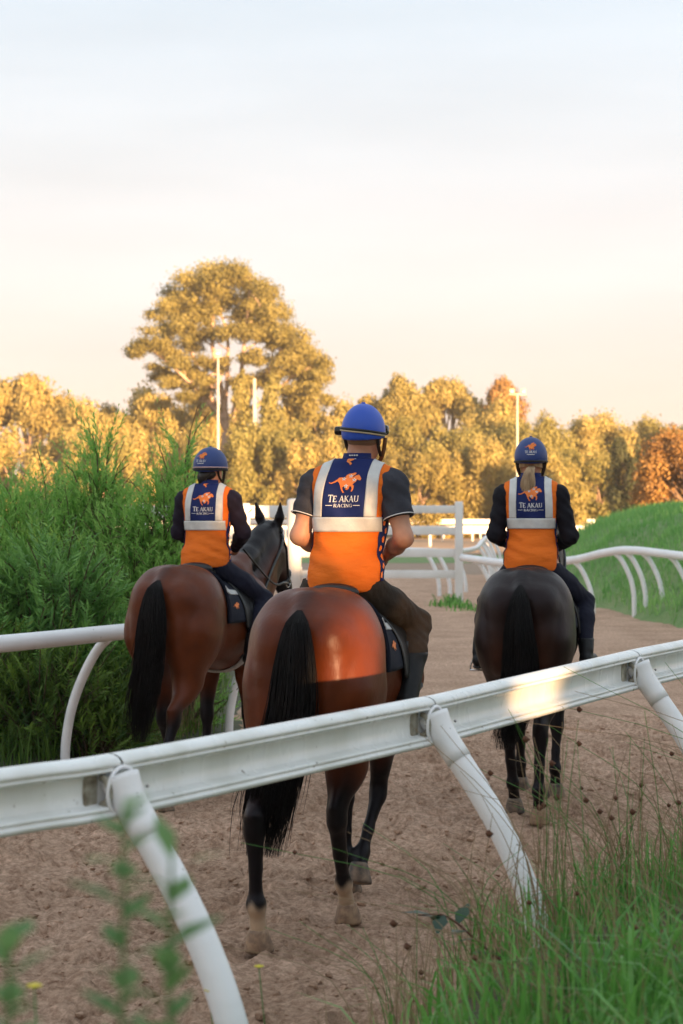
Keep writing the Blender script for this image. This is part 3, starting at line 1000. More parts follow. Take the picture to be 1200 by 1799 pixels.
for kind, px, py, wpx, d, lm, lab in TREES:
    k = count.get(kind, 0); count[kind] = k + 1
    var = k % 3
    x, y = at(px, d)
    h = CAM_H + (905 - py) * d / F_PX; wd = wpx * d / F_PX
    sc = (wd / WID[kind], wd / WID[kind], h / TOP[kind])
    if (kind, var) not in protos:
        o = proto_tree(kind, 100 + 7 * len(protos)); protos[(kind, var)] = o
        o.location = (x, y, 0); o.rotation_euler = (0, 0, rng.rand() * 6.28); o.scale = sc; o['label'] = lab
        for ch in o.children:
            if ch.name.startswith("crown"):
                ch.material_slots[0].link = 'OBJECT'; ch.material_slots[0].material = M[lm]
    else:
        copy_tree(protos[(kind, var)], (x, y, 0), rng.rand() * 6.28, sc, lab, M[lm])
# far-off wood closing the gaps low down, one mass
cl = []
for i in range(260):
    x = rng.uniform(-62, 66); y = rng.uniform(214, 226)
    z = rng.uniform(.5, 7.5)
    s = rng.uniform(1.1, 2.1); cl.append((x, y, z, s, s, s, 1))
P, Nn, T = clump_points(cl, 85, rng, .4)
V, q = cards(P, Nn, .36, rng)
o = np_mesh("woodland", V, [q], M['leaf_gold'], None, False, attrs={'tint': np.repeat(T, 4)}); o['kind'] = 'stuff'

# ---- a windbreak of trees behind the photographer: they throw the shade the riders move in
SUNH = np.array((SUN_TO.x, SUN_TO.y)); SUNH /= np.linalg.norm(SUNH)
PERP = np.array((SUNH[1] * -1, SUNH[0])); PERP = PERP if PERP[0] > 0 else -PERP
def gap(px, py, d, r): return ((*at(px, d), CAM_H - (py - 905) * d / F_PX), r)
GAPS = [  # holes cut in the crowns to land sun patches, each given by a point its sunbeam reaches and the beam's radius
    gap(488, 1110, 8.85, .13), gap(474, 1150, 8.85, .09), gap(622, 1112, 8.85, .13), gap(662, 1142, 8.85, .16), gap(605, 1150, 8.85, .09), gap(592, 1060, 9.0, .06), gap(645, 1072, 9.0, .06), gap(640, 985, 9.55, .18), gap(715, 1088, 9.75, .15),
    gap(528, 905, 9.6, .15), gap(560, 860, 9.6, .10), gap(950, 1205, 7.5, .17), gap(895, 1228, 7.25, .09), gap(1085, 1165, 8.35, .10), gap(385, 900, 13.9, .17), gap(300, 1325, 5.45, .05),
    gap(515, 955, 43, .5), gap(460, 900, 43, .45), gap(1150, 930, 48, .6)]
def windbreak(b_dist, u0, u1, hgt, step):
    rg = np.random.RandomState(9)
    sd = np.array(SUN_TO)
    i = 0
    u = u0
    while u < u1:
        c = SUNH * b_dist + PERP * u
        root = empty("pine_tree", (c[0], c[1], 0))
        tag(root, "dark pine of the windbreak behind the photographer", "tree", "windbreak pines behind the photographer")
        n = 5200
        z = rg.uniform(0.1, 1, n) ** .8 * hgt
        hmax = hgt * (1 + .03 * math.sin(u * 1.7))
        rad = 2.3 * np.sqrt(np.clip(1 - (z / hmax) ** 3.0, .02, 1))
        a = rg.rand(n) * 6.28; r = rad * np.sqrt(rg.rand(n))
        P = np.stack([c[0] + r * np.cos(a) * 1.1, c[1] + r * np.sin(a) * 1.1, z], 1)
        keep = np.ones(n, bool)
        for g in GAPS:
            gp = np.array(g[0]); w = P - gp
            t = w @ sd
            dist = np.linalg.norm(w - t[:, None] * sd, axis=1)
            keep &= dist > g[1]
        P = P[keep]
        V, q = cards(P, rg.normal(size=P.shape), .20, rg)
        np_mesh("crown", V - np.array((c[0], c[1], 0)), [q], M['leaf_dark'], root, False, attrs={'tint': np.repeat(rg.rand(len(P)), 4)})
        mb = MB(); mb.tube([(0, 0, 0), (0, 0, hgt * .85)], [.2, .06], 8); mb.build("trunk", M['bark'], root)
        u += step; i += 1
# ------------------------------------------------------------------ near running rail
def sweep(name, path, profile, m, parent, closed=True):
    """profile (u: toward the photographer, v: up) swept along a ground path with heights"""
    P = np.asarray(path, float)
    T = np.gradient(P, axis=0); T[:, 2] = 0
    T /= np.linalg.norm(T, axis=1)[:, None]
    Nn = np.stack([T[:, 1], -T[:, 0], 0 * T[:, 0]], 1)
    pr = np.asarray(profile, float); n = len(pr)
    V = (P[:, None, :] + pr[None, :, 0:1] * Nn[:, None, :] + pr[None, :, 1:2] * np.array([0, 0, 1.0])).reshape(-1, 3)
    i = np.arange(len(P) - 1)[:, None] * n; j = np.arange(n if closed else n - 1)[None, :]; j2 = (j + 1) % n
    q = np.stack([i + j, i + j2, i + n + j2, i + n + j], -1).reshape(-1, 4)
    o = np_mesh(name, V, [q], m, parent, True)
    return o

def arc_pts(cx, cy, r, a0, a1, n):
    return [(cx + r * math.cos(R(a)), cy + r * math.sin(R(a))) for a in np.linspace(a0, a1, n)]
near = empty("running_rail", (RAIL[3][0], RAIL[3][1], 0))
tag(near, "white grooved running rail on curved posts crossing the foreground", "rail")
O3 = np.array((RAIL[3][0], RAIL[3][1], 0))
# heights along the rail: level, rising slightly to the right
def rail_z(y): return np.interp(y, [1.7, 4.9, 6.85, 8.5, 12, 17], [1.285, 1.275, 1.285, 1.33, 1.36, 1.38])
def rail_path(y0, y1, n):
    xy = spline(RAIL, 240)
    ys = np.linspace(y0, y1, n)
    return np.stack([np.interp(ys, xy[:, 1], xy[:, 0]), ys, rail_z(ys)], 1)
prof = arc_pts(.028, -.034, .034, 180, 12, 12)                       # rounded head
prof = [(-.020, -.045), (-.026, -.03), (-.022, -.012), (-.010, -.003), (.006, 0), (.024, -.002), (.040, -.009), (.048, -.018), (.050, -.025),
        (.047, -.029), (.042, -.030), (.042, -.034), (.047, -.036), (.047, -.041), (.041, -.043), (.026, -.046), (.014, -.050),
        (.009, -.058), (.007, -.090), (.009, -.120), (.016, -.126), (.040, -.130), (.050, -.133), (.052, -.139), (.047, -.141), (.047, -.145), (.056, -.147), (.058, -.153), (.054, -.162), (.040, -.166),
        (.0, -.166), (-.018, -.160), (-.020, -.12), (-.012, -.11), (-.012, -.07)]
posts_y = [3.62, 5.215, 6.765, 8.44, 10.05, 11.7, 13.35]
beam_first = None
edges_y = [1.9] + posts_y + [15.5]
for k in range(len(edges_y) - 1):
    a, b = edges_y[k] + (.003 if k else 0), edges_y[k + 1] - .003
    if k == len(edges_y) - 2: b = edges_y[-1]
    sweep("beam", rail_path(a, b, 26) - O3, prof, M['rail_web'], near)
for k, py_ in enumerate(posts_y):
    pp = rail_path(py_ - .1, py_ + .1, 5)
    c = pp[2]; t = pp[4] - pp[0]; t[2] = 0; t /= np.linalg.norm(t); nrm = np.array((t[1], -t[0], 0))
    zb = float(height(c[0] + nrm[0] * .42, c[1] + nrm[1] * .42)) - .25
    cz = c[2]
    path = [(.040, cz - .062), (.070, cz - .115), (.125, cz - .19), (.225, cz - .325), (.315, cz - .47), (.390, cz - .63), (.440, cz - .80), (.462, cz - .98), (.468, min(cz - 1.2, zb + .1)), (.468, min(cz - 1.25, zb))]
    pts = np.array([c * (1, 1, 0) + nrm * o_ + np.array((0, 0, z_)) for o_, z_ in path]) - O3
    sp = spline(pts, 34)
    b = MB(); b.tube(sp, .0415, 22)
    post = b.build("post", M['white_rail'], near)
    # moulded collar clamped on the rail
    b = MB(); b.tube(spline(pts[:4], 12)[:9], np.array([.054, .052, .050, .048, .0465, .0452, .0446, .0442, .0438]), 24)
    b.build("collar", M['white_rail'], post)
    fl_c = c + nrm * .020 + np.array((0, 0, -.096)) - O3
    ang = np.linspace(0, 2 * math.pi, 26)
    ring_ = np.array([fl_c + t * .060 * math.cos(a) + np.array((0, 0, 1)) * .064 * math.sin(a) + nrm * .030 for a in ang])
    b = MB(); b.tube(ring_, .006, 6)
    b.build("flange", M['white_rail'], post)
    b = MB(); lp_c = c - t * .052 + nrm * .012 + np.array((0, 0, -.092)) - O3
    b.tube(np.array([lp_c + nrm * (.010 + .028 * math.sin(a)) + np.array((0, 0, .036 * math.cos(a))) for a in np.linspace(0, math.pi, 9)]), .010, 6)
    b.box(lp_c - t * .03 + nrm * -.004, (.05, .012, .085), .003, np.stack([t, nrm, (0, 0, 1)], 1))
    b.build("joiner", M['rail_dirt'], post)
    for zz in (.03, -.04):
        b = MB()
        pc = spline(pts[:4], 12)[3] + np.array((0, 0, 0)) + nrm * .045 + t * (.028 if zz > 0 else -.012) + np.array((0, 0, zz * .3 + .012))
        b.tube(np.array([pc, pc + nrm * .004 + np.array((0, 0, .004))]), .005, 8)
        b.build("screw", M['screw'], post)

# ------------------------------------------------------------------ pipe rails on goosenecks elsewhere
def pipe_rail(name, pts, r, posts, lean, label, group=None, post_r=.04, ground=None, footdir=None):
    """pts: x,y,z of the pipe's axis; posts: parameters 0..1; lean: +1 foot leans to the right of travel"""
    P = spline(np.array(pts, float), 70)
    root = empty(name, (P[0][0], P[0][1], 0)); tag(root, label, "rail", group)
    o0 = np.array((P[0][0], P[0][1], 0))
    b = MB(); b.tube(P - o0, r, 14); b.build("pipe", M['white_rail'], root)
    for u in posts:
        i = min(int(u * 69), 68)
        c = P[i]; t = P[i + 1] - P[i]; t[2] = 0; t /= np.linalg.norm(t); nrm = np.array((t[1], -t[0], 0)) * lean
        if footdir is not None: nrm = np.array((*footdir, 0.0))
        foot = c + nrm * .42; zg = (float(ground(foot[0], foot[1])) if ground else 0.0) - .15
        H_ = c[2]
        path = [(0.0, H_ - r * .6), (.10, H_ - .13), (.22, H_ - .32), (.32, H_ - .55), (.375, H_ - .8), (.385, (H_ - .8 + zg) / 2 if H_ - .8 > zg else zg + .02), (.385, zg)]
        q = np.array([c * (1, 1, 0) + nrm * a + np.array((0, 0, z)) for a, z in path]) - o0
        b = MB(); b.tube(spline(q, 22), post_r, 12); b.build("post", M['white_rail'], root)
    return root
# left of the track, ending behind the left horse
pipe_rail("running_rail", [(-4.1, 10.2, 1.035), (-2.33, 13.4, 1.03), (-1.62, 14.75, 1.035), (-1.0, 15.9, 1.03), (-.45, 17.0, 1.02)], .060, (.16, .475, .93), -1,
          "white round pipe rail in front of the green bushes on the left", "white pipe rails", .036)
# beyond on the right, winding along the mound
def pt(px, py, d): return (*at(px, d), CAM_H - (py - 905) * d / F_PX)
pipe_rail("running_rail", [pt(812, 980, 41.5), pt(900, 990, 40), pt(1000, 985, 38.8), pt(1060, 972, 37.8), pt(1110, 967, 37.2), pt(1200, 977, 36), pt(1300, 986, 34.5), pt(1480, 1010, 31)], .078,
          (.045, .09, .155, .305, .505, .565, .61, .69, .77, .85, .95), 1, "white round pipe rail winding along the foot of the grassy mound", "white pipe rails", .047, height, (.88, -.4))
pipe_rail("running_rail", [pt(690, 966, 47), pt(750, 968, 47.5), pt(800, 969, 50), pt(836, 963, 56), pt(848, 950, 62), pt(862, 942, 66), pt(905, 942, 68), pt(1010, 945, 74), pt(1100, 948, 80)], .07,
          (.12, .17, .24, .42, .47, .52, .57, .63, .70, .8, .9), 1, "white pipe rail with a hairpin bend behind the gate", "white pipe rails", .05, None, (.9, -.3))

# ------------------------------------------------------------------ gate and its fence
gd = 43.0
sG = F_PX / gd
def gz(py): return CAM_H - (py - 905) / sG
def gx_(px): return (px - 600) / sG
gate = empty("gate", (gx_(517), gd, 0)); tag(gate, "white four barred timber gate between the middle and right riders", "gate")
o0 = np.array((gx_(517), gd, 0))
x0, x1 = gx_(529), gx_(800)
for (ya, yb) in ((888, 902), (926, 940), (964, 979), (1002, 1016)):
    b = MB(); b.box(np.array(((x0 + x1) / 2, gd, (gz(ya) + gz(yb)) / 2)) - o0, (x1 - x0, .05, gz(ya) - gz(yb)), .008); b.build("bar", M['white_far'], gate)
b = MB(); b.box(np.array((gx_(806.5), gd, gz(881) / 2)) - o0, (.17, .17, gz(881)), .012); b.build("post", M['white_far'], gate)
b = MB(); b.box(np.array((gx_(640), gd + .04, (gz(1009) + gz(895)) / 2)) - o0, (.10, .03, gz(895) - gz(1009)), .005); b.build("brace", M['white_far'], gate)
gp = empty("gate_post", (gx_(517), gd - .1, 0)); tag(gp, "thick white round post the gate hangs on, behind the left horse's head", "post")
b = MB(); zt = gz(876)
b.tube(np.array([(0, 0, -.3), (0, 0, zt - .06), (0, 0, zt - .02), (0, 0, zt)]), np.array([.155, .155, .14, .08]), 18); b.build("pole", M['white_far'], gp)
b = MB()
for z_ in (1.35, .75):
    b.box((.12, 0, z_), (.10, .16, .05), .005)
b.build("hinge", M['white_far'], gp)
lf = empty("board_fence", (gx_(410), gd + .6, 0)); tag(lf, "white board fence left of the gate post behind the left horse", "fence")
o0 = np.array((gx_(410), gd + .6, 0))
xa, xb = gx_(150), gx_(507)
for (ya, yb) in ((888, 910), (930, 948), (966, 984), (1003, 1020)):
    b = MB(); b.box(np.array(((xa + xb) / 2, gd + .6, (gz(ya) + gz(yb)) / 2)) - o0, (xb - xa, .045, gz(ya) - gz(yb)), .006); b.build("board", M['white_far'], lf)
for px in (160, 250, 340, 430):
    b = MB(); b.box(np.array((gx_(px), gd + .70, gz(884) / 2)) - o0, (.15, .15, gz(884)), .01); b.build("post", M['white_far'], lf)

# ------------------------------------------------------------------ far rails and light poles
def far_fence(name, d, z_bars, pxs, label, post_gap, slope=0.0, r=.0, pw=.14):
    xa, xb = at(pxs[0], d)[0], at(pxs[1], d)[0]
    root = empty(name, (xa, d, 0)); tag(root, label, "fence", "white fences across the far side of the course")
    for (za, zb) in z_bars:
        b = MB()
        b.box(((xb - xa) / 2, 0, (za + zb) / 2), (xb - xa, .10, zb - za), .02); b.build("rail", M['white_far'], root)
    n = int((xb - xa) / post_gap)
    me = None
    for i in range(n + 1):
        if me is None:
            b = MB(); b.tube([(0, 0, -.1), (0, 0, z_bars[0][0])], pw / 2, 8)
            o = b.build("post", M['white_far'], root); me = o.data
        else:
            o = bpy.data.objects.new("post", me); C.objects.link(o); o.parent = root
        o.location = (i * post_gap, .07, 0)
    return root
far_fence("running_rail", 121, [(.78, .98)], (300, 1500), "nearest white rail across the far field, level with the gate's second bar", 1.75, pw=.17)
far_fence("running_rail", 146, [(.80, 1.12)], (250, 1500), "middle white rail across the far field with closely set posts", 2.2)
far_fence("board_fence", 163, [(.72, 1.0), (1.16, 1.56)], (200, 1500), "farthest sunlit white board fence at the foot of the trees", 3.0)

M['pole'] = mat("pale_grey_pole", (.56, .52, .44), .5, (.45, .42, .36), nscale=3)
M['lamp_glass'] = mat("lamp_housing", (.6, .52, .36), .3, (.5, .45, .32), nscale=9)
for (px, ytop, d, lab) in ((383, 628, 100, "left light pole, rising before the tall gum tree"), (909, 694, 112, "right light pole, rising behind the fair haired rider's helmet")):
    x, y = at(px, d); zt = CAM_H + (905 - ytop) * d / F_PX
    root = empty("light_pole", (x, y, 0)); tag(root, lab, "light pole", "light poles on the course")
    b = MB(); b.tube([(0, 0, 0), (0, 0, zt * .5), (0, 0, zt)], [.08, .07, .055], 10); b.build("pole", M['pole'], root)
    b = MB(); b.box((0, 0, zt + .04), (.95 if px > 600 else .3, .10, .07), .01); b.build("crossarm", M['pole'], root)
    for k in ((-.32, .32) if px > 600 else (0,)):
        b = MB(); b.box((k, -.12, zt + .22), (.28, .20, .22), .04, np.array(Matrix.Rotation(R(-25), 3, 'X')))
        lh = b.build("lamp_head", M['lamp_glass'], root)
        b = MB(); b.box((k, -.236, zt + .19), (.20, .012, .14), .003, np.array(Matrix.Rotation(R(-25), 3, 'X'))); b.build("lens", M['tape'] if 'tape' in M else M['white_far'], lh)
gpx, gdd = 447, 178
x, y = at(gpx, gdd); zt = CAM_H + (905 - 665) * gdd / F_PX
root = empty("utility_pole", (x, y, 0)); tag(root, "pale utility pole top showing between the two cypresses", "pole")
b = MB(); b.tube([(0, 0, 0), (0, 0, zt)], [.17, .14], 10); b.build("pole", M['pole'], root)

windbreak(22.0, -9, 46, 8.6, 2.0)
# ------------------------------------------------------------------ horses
def coat_mat(name, rough=0.40):
    m, N, L, bs = mat_new(name)
    at = N.new("ShaderNodeAttribute"); at.attribute_name = "coat"
    tcn = N.new("ShaderNodeTexCoord")
    nz = N.new("ShaderNodeTexNoise"); nz.inputs["Scale"].default_value = 7; nz.inputs["Detail"].default_value = 6
    L.new(tcn.outputs["Object"], nz.inputs[0])
    mr = N.new("ShaderNodeMapRange"); mr.inputs[1].default_value = .3; mr.inputs[2].default_value = .7
    mr.inputs[3].default_value = .78; mr.inputs[4].default_value = 1.22
    L.new(nz.outputs[0], mr.inputs[0])
    hs = N.new("ShaderNodeVectorMath"); hs.operation = 'SCALE'
    L.new(at.outputs["Color"], hs.inputs[0]); L.new(mr.outputs[0], hs.inputs["Scale"])
    L.new(hs.outputs[0], bs.inputs["Base Color"])
    bs.inputs["Roughness"].default_value = rough
    bs.inputs["Specular IOR Level"].default_value = 0.22
    bs.inputs["Specular Tint"].default_value = (.85, .80, .9, 1)
    bs.inputs["Sheen Weight"].default_value = 0.0
    bs.inputs["Sheen Roughness"].default_value = 0.4
    mp = N.new("ShaderNodeMapping"); mp.inputs["Scale"].default_value = (160, 160, 22)
    L.new(tcn.outputs["Object"], mp.inputs[0])
    n2 = N.new("ShaderNodeTexNoise"); n2.inputs["Scale"].default_value = 1; n2.inputs["Detail"].default_value = 3
    L.new(mp.outputs[0], n2.inputs[0])
    n3 = N.new("ShaderNodeTexNoise"); n3.inputs["Scale"].default_value = 6; n3.inputs["Detail"].default_value = 3
    L.new(tcn.outputs["Object"], n3.inputs[0])
    ad = N.new("ShaderNodeMath"); ad.operation = 'MULTIPLY_ADD'; ad.inputs[1].default_value = 0.10
    L.new(n2.outputs[0], ad.inputs[0]); L.new(n3.outputs[0], ad.inputs[2])
    bp = N.new("ShaderNodeBump"); bp.inputs["Strength"].default_value = 0.35; bp.inputs["Distance"].default_value = 0.025
    L.new(ad.outputs[0], bp.inputs["Height"]); L.new(bp.outputs[0], bs.inputs["Normal"])
    rr = N.new("ShaderNodeMapRange"); rr.inputs[3].default_value = rough - .07; rr.inputs[4].default_value = rough + .1
    L.new(nz.outputs[0], rr.inputs[0]); L.new(rr.outputs[0], bs.inputs["Roughness"])
    return m
M['coat'] = coat_mat("horse_coat")
M['hair'] = mat("black_horse_hair", (0.0035, 0.0028, 0.0032), 0.5, (0.008, 0.0055, 0.005), nscale=14, spec=0.16)
M['hoof'] = mat("sandy_hoof", (0.36, 0.24, 0.15), 0.85, (0.20, 0.13, 0.09), nscale=30, bump=0.4, bscale=60)
M['hoof_dark'] = mat("dark_hoof", (0.06, 0.05, 0.045), 0.7, (0.28, 0.2, 0.14), nscale=16, bump=0.3)
M['leather'] = mat("black_leather", (0.006, 0.006, 0.007), 0.36, (0.01, 0.01, 0.01), nscale=40, bump=0.08, bscale=300, rvar=.15)
M['pad'] = mat("dark_saddle_cloth", (0.007, 0.009, 0.020), 0.75, (0.011, 0.013, 0.026), nscale=18, bump=0.3, bscale=220, spec=0.2)
M['fleece'] = mat("white_fleece", (0.62, 0.60, 0.58), 0.95, (0.45, 0.43, 0.42), nscale=40, bump=0.8, bscale=150)
M['tape'] = mat("silver_reflective_tape", (0.62, 0.62, 0.60), 0.42, (0.52, 0.52, 0.52), nscale=20, bump=0.12, bscale=90, spec=0.6)
M['metal'] = mat("steel", (0.55, 0.55, 0.56), 0.25, metal=1.0)
M['eye'] = mat("dark_eye", (0.01, 0.008, 0.006), 0.08)
M['orange_print'] = mat("orange_print", (0.85, 0.22, 0.035), 0.6, (0.78, 0.19, 0.03), nscale=30)
M['white_print'] = mat("white_print", (0.8, 0.8, 0.8), 0.6)


def hind_leg(sx, hock, fet, hoof, stifle=None):
    """prims of one hind leg; joints in horse space"""
    st = np.array(stifle if stifle is not None else (sx * .165, .47, .97), float)
    hock = np.array(hock, float); fet = np.array(fet, float); hoof = np.array(hoof, float)
    P = []
    hipb = np.array((sx * .145, .17, 1.12))
    P.append(cap(st + (sx * -.005, -.10, .10), lp(st, hock, .45) + (0, -.03, 0), .135, .083, .08))
    P.append(cap(hipb, lp(st, hock, .62) + (0, -.035, 0), .135, .058, .09))
    P.append(cap(lp(st, hock, .45) + (0, -.03, 0), hock + (0, .01, .04), .080, .048, .05))
    P.append(cap(lp(st, hock, .55) + (0, -.075, 0), hock + (0, -.05, .05), .022, .024, .03))      # tendon to the point of hock
    P.append(ell(hock, (.044, .062, .075), .03))
    d = fet - hock
    P.append(cap(hock + d * .08, hock + d * .55, .044, .031, .03))
    P.append(cap(hock + d * .55, fet, .031, .033, .02))
    P.append(cap(hock + d * .2 + (0, -.022, 0), fet + (0, -.016, .01), .022, .020, .015))          # flexor tendon
    P.append(ell(fet + (0, -.006, 0), (.041, .047, .046), .025))
    P.append(cap(fet, hoof + (0, .0, .075), .034, .040, .025))
    return P

def fore_leg(sx, elbow, knee, fet, hoof):
    elbow, knee, fet, hoof = (np.array(a, float) for a in (elbow, knee, fet, hoof))
    P = [cap(elbow + (0, .02, .12), lp(elbow, knee, .4), .105, .072, .07),
         cap(lp(elbow, knee, .4), knee + (0, 0, .05), .072, .046, .04),
         ell(knee, (.046, .050, .062), .03)]
    d = fet - knee
    P += [cap(knee + d * .1, knee + d * .6, .038, .029, .03), cap(knee + d * .6, fet, .029, .032, .02),
          cap(knee + d * .15 + (0, -.022, 0), fet + (0, -.016, .01), .021, .019, .015),
          ell(fet + (0, -.004, 0), (.040, .046, .045), .025),
          cap(fet, hoof + (0, 0, .075), .033, .040, .025)]
    return P

def hoof_mesh(parent, pos, fet, m, s=1.0):
    """truncated slanting hoof with a flat sole, heel notch behind"""
    pos = np.array(pos, float)
    n = 20
    a = np.linspace(0, 2 * math.pi, n, endpoint=False)
    rings = []
    for (z, rx, ry, oy) in ((0.0, .063, .070, .012), (.012, .065, .073, .012), (.05, .056, .060, .0), (.085, .047, .049, -.010), (.100, .040, .042, -.014)):
        x = rx * np.cos(a); y = ry * np.sin(a) + oy
        notch = np.exp(-((a - 1.5 * math.pi) / .35) ** 2) * .02
        y = y + notch * max(0, 1 - z / .04)
        rings.append(np.stack([x * s, y * s, np.full(n, z * s)], 1))
    V = np.vstack(rings + [np.array([[0, .01, 0.004]]), np.array([[0, -.014, .1 * s]])])
    Q = []
    for k in range(len(rings) - 1):
        for j in range(n):
            Q.append([k * n + j, k * n + (j + 1) % n, (k + 1) * n + (j + 1) % n, (k + 1) * n + j])
    T = [[len(rings) * n, (j + 1) % n, j] for j in range(n)] + [[len(rings) * n + 1, (len(rings) - 1) * n + j, (len(rings) - 1) * n + (j + 1) % n] for j in range(n)]
    fet = np.array(fet, float)
    tilt = math.atan2(fet[1] - pos[1], max(fet[2] - pos[2], .02))
    if pos[2] > .02:                    # lifted hoof follows the pastern
        ang = -tilt * .8
        ca, sa = math.cos(ang), math.sin(ang)
        y, z = V[:, 1].copy(), V[:, 2] - .1
        V[:, 1] = y * ca - z * sa; V[:, 2] = y * sa + z * ca + .1
    return np_mesh("hoof", V + pos, [np.array(Q), np.array(T)], m, parent)

def hair_strands(name, paths, width, m, parent, n=12, sides=3):
    """many thin tubes; paths: list of (k,3) arrays"""
    VV, QQ, c = [], [], 0
    for p, w in zip(paths, width):
        r = w * np.interp(np.linspace(0, 1, len(p)), [0, .15, .75, 1], [.7, 1, .8, .15])
        v, q, t = tube_arrays(p, r, sides, False)
        VV.append(v); QQ.append(q + c); c += len(v)
    return np_mesh(name, np.vstack(VV), [np.vstack(QQ)], m, parent)

def make_horse(spec):
    S = spec
    rng = np.random.RandomState(S['seed'])
    root = empty("horse", (S['loc'][0], S['loc'][1], -.012), -R(S['head']))
    tag(root, S['label'], "horse", "racehorses walking along the sand track")
    # ---- trunk
    prims = [loft([(.05, 1.36, 1.12, .10), (.14, 1.50, 1.04, .19), (.30, 1.565, .97, .245), (.50, 1.545, .92, .262), (.75, 1.485, .87, .275),
                   (1.0, 1.475, .83, .278), (1.2, 1.53, .82, .25), (1.36, 1.575, .85, .205), (1.5, 1.49, .92, .185), (1.64, 1.33, 1.02, .13)], .02)]
    for sx in (-1, 1):
        prims += [ell((sx * .115, .33, 1.365), (.165, .29, .195), .10),
                  ell((sx * .150, .30, 1.16), (.160, .25, .26), .10),
                  ell((sx * .125, .125, 1.17), (.115, .135, .26), .07),
                  ell((sx * .10, .11, 1.36), (.09, .12, .10), .08),
                  cap((sx * .15, 1.38, 1.34), (sx * .155, 1.50, 1.08), .10, .115, .10),
                  ell((sx * .135, 1.20, 1.22), (.12, .16, .24), .10)]
    prims.append(cap((0, .02, 1.44), (0, .18, 1.515), .038, .06, .06))      # dock
    # ---- legs
    for k, sx in (('LH', -1), ('RH', 1)):
        hk, ft, hf = S[k]
        st = (sx * .165, .42 + .22 * (hk[1] - .05) , .97)
        prims += hind_leg(sx, hk, ft, hf, st)
    for k, sx in (('LF', -1), ('RF', 1)):
        el, kn, ft, hf = S[k]
        prims += fore_leg(sx, el, kn, ft, hf)
    # ---- neck
    poll = np.array(S['poll'], float)
    U = spline([(0, 1.34, 1.50), (poll[0] * .25, 1.62, 1.60), (poll[0] * .7, 1.86, poll[2] - .06), poll + (0, -.05, -.02)], 7)
    Lw = spline([(0, 1.56, 1.10), (poll[0] * .25, 1.76, 1.28), (poll[0] * .7, 1.95, poll[2] - .34), poll + (0, .05, -.20)], 7)
    Md = (U + Lw) / 2
    ru = np.linspace(.075, .058, 7); rl = np.linspace(.125, .078, 7); rm = np.linspace(.135, .085, 7)
    prims += chain(U, ru, .08) + chain(Lw, rl, .08) + chain(Md, rm, .08)
    prims.append(cap((0, 1.45, 1.20), (0, 1.60, 1.22), .19, .16, .1))
    # ---- head
    hy = R(S['hyaw']); pt = R(S['hpitch'])
    f = np.array([math.sin(hy) * math.cos(pt), math.cos(hy) * math.cos(pt), -math.sin(pt)])
    rg = np.array([math.cos(hy), -math.sin(hy), 0.0])
    up = np.cross(rg, f)
    H = lambda a, b, c: poll + rg * a + f * b + up * c
    prims += [cap(H(0, -.01, -.02), H(0, .16, -.02), .078, .082, .04), cap(H(0, .16, -.02), H(0, .47, -.045), .074, .050, .04),
              cap(H(.045, .14, -.10), H(.022, .40, -.10), .075, .040, .05), cap(H(-.045, .14, -.10), H(-.022, .40, -.10), .075, .040, .05),
              ell(H(0, .50, -.07), (.055, .055, .060), .05), cap(H(0, .46, -.125), H(0, .50, -.125), .034, .03, .03),
              cap(H(.03, .535, -.055), H(.03, .52, -.07), .024, .028, .02), cap(H(-.03, .535, -.055), H(-.03, .52, -.07), .024, .028, .02),
              ell(H(.068, .155, .0), (.022, .03, .022), .02), ell(H(-.068, .155, .0), (.022, .03, .022), .02)]
    earup = np.array([0, -.25, 1.0]); earup /= np.linalg.norm(earup)
    for s in (-1, 1):
        b0 = H(s * .062, -.01, .03)
        e1 = b0 + earup * .07 + rg * s * .022
        e2 = b0 + earup * .19 + rg * s * .040
        prims += [cap(b0, e1, .030, .036, .02), cap(e1, e2, .036, .008, .01)]
    def muscle(X, Y, Z):                 # creases between the big muscles of the hindquarter, soft undulation elsewhere
        ax = np.abs(X)
        g = .010 * np.exp(-((ax - .215 - .10 * (Z - 1.2)) / .022) ** 2) * np.exp(-((Y - .12) / .22) ** 2) * np.exp(-((Z - 1.12) / .22) ** 2)
        g = g + .008 * np.exp(-((Y - .52 - .35 * (1.35 - Z)) / .03) ** 2) * np.exp(-((Z - 1.22) / .20) ** 2)
        g = g + .006 * np.exp(-(X / .02) ** 2) * (Z > 1.3) * np.exp(-((Y - .35) / .25) ** 2)
        return g + .0025 * np.sin(Y * 17 + Z * 9 + 2 * np.sin(X * 8)) * np.sin(Z * 19 + X * 13)
    fl = Field(prims, .0125, fold=muscle)
    V, Q = fl.mesh()
    # ---- coat colours (the coat's own markings)
    base = np.array(S['coat']); black = np.array([.005, .004, .0045]); sock = np.array([.44, .32, .22])
    col = np.tile(base, (len(V), 1))
    z = V[:, 2]
    low = 1 - sstep(S['black_z'][0], S['black_z'][1], z + .03 * np.sin(V[:, 1] * 23 + V[:, 0] * 31))
    rel = V - poll
    a_f = rel @ f; a_u = rel @ up; a_r = rel @ rg
    onhead = (V[:, 1] > poll[1] - .12) & (a_f > -.15)
    muz = sstep(.30, .42, a_f) * onhead
    ears = sstep(.03, .06, a_u + .0) * onhead * (V[:, 2] > poll[2] + .02)
    face = sstep(.02, -.05, a_u) * 0 + S.get('face_dark', .35) * onhead
    top = sstep(.06, .0, np.abs(V[:, 0])) * (V[:, 1] < .95) * (z > 1.35) * .45        # dark dorsal stripe
    neck_d = S.get('neck_dark', .6) * (V[:, 1] > 1.5) * sstep(-.24, -.02, z - np.interp(V[:, 1], U[:, 1], U[:, 2])) * (V[:, 1] < poll[1])
    k = np.clip(np.maximum.reduce([low, muz, ears, face, top, neck_d]), 0, 1)[:, None]
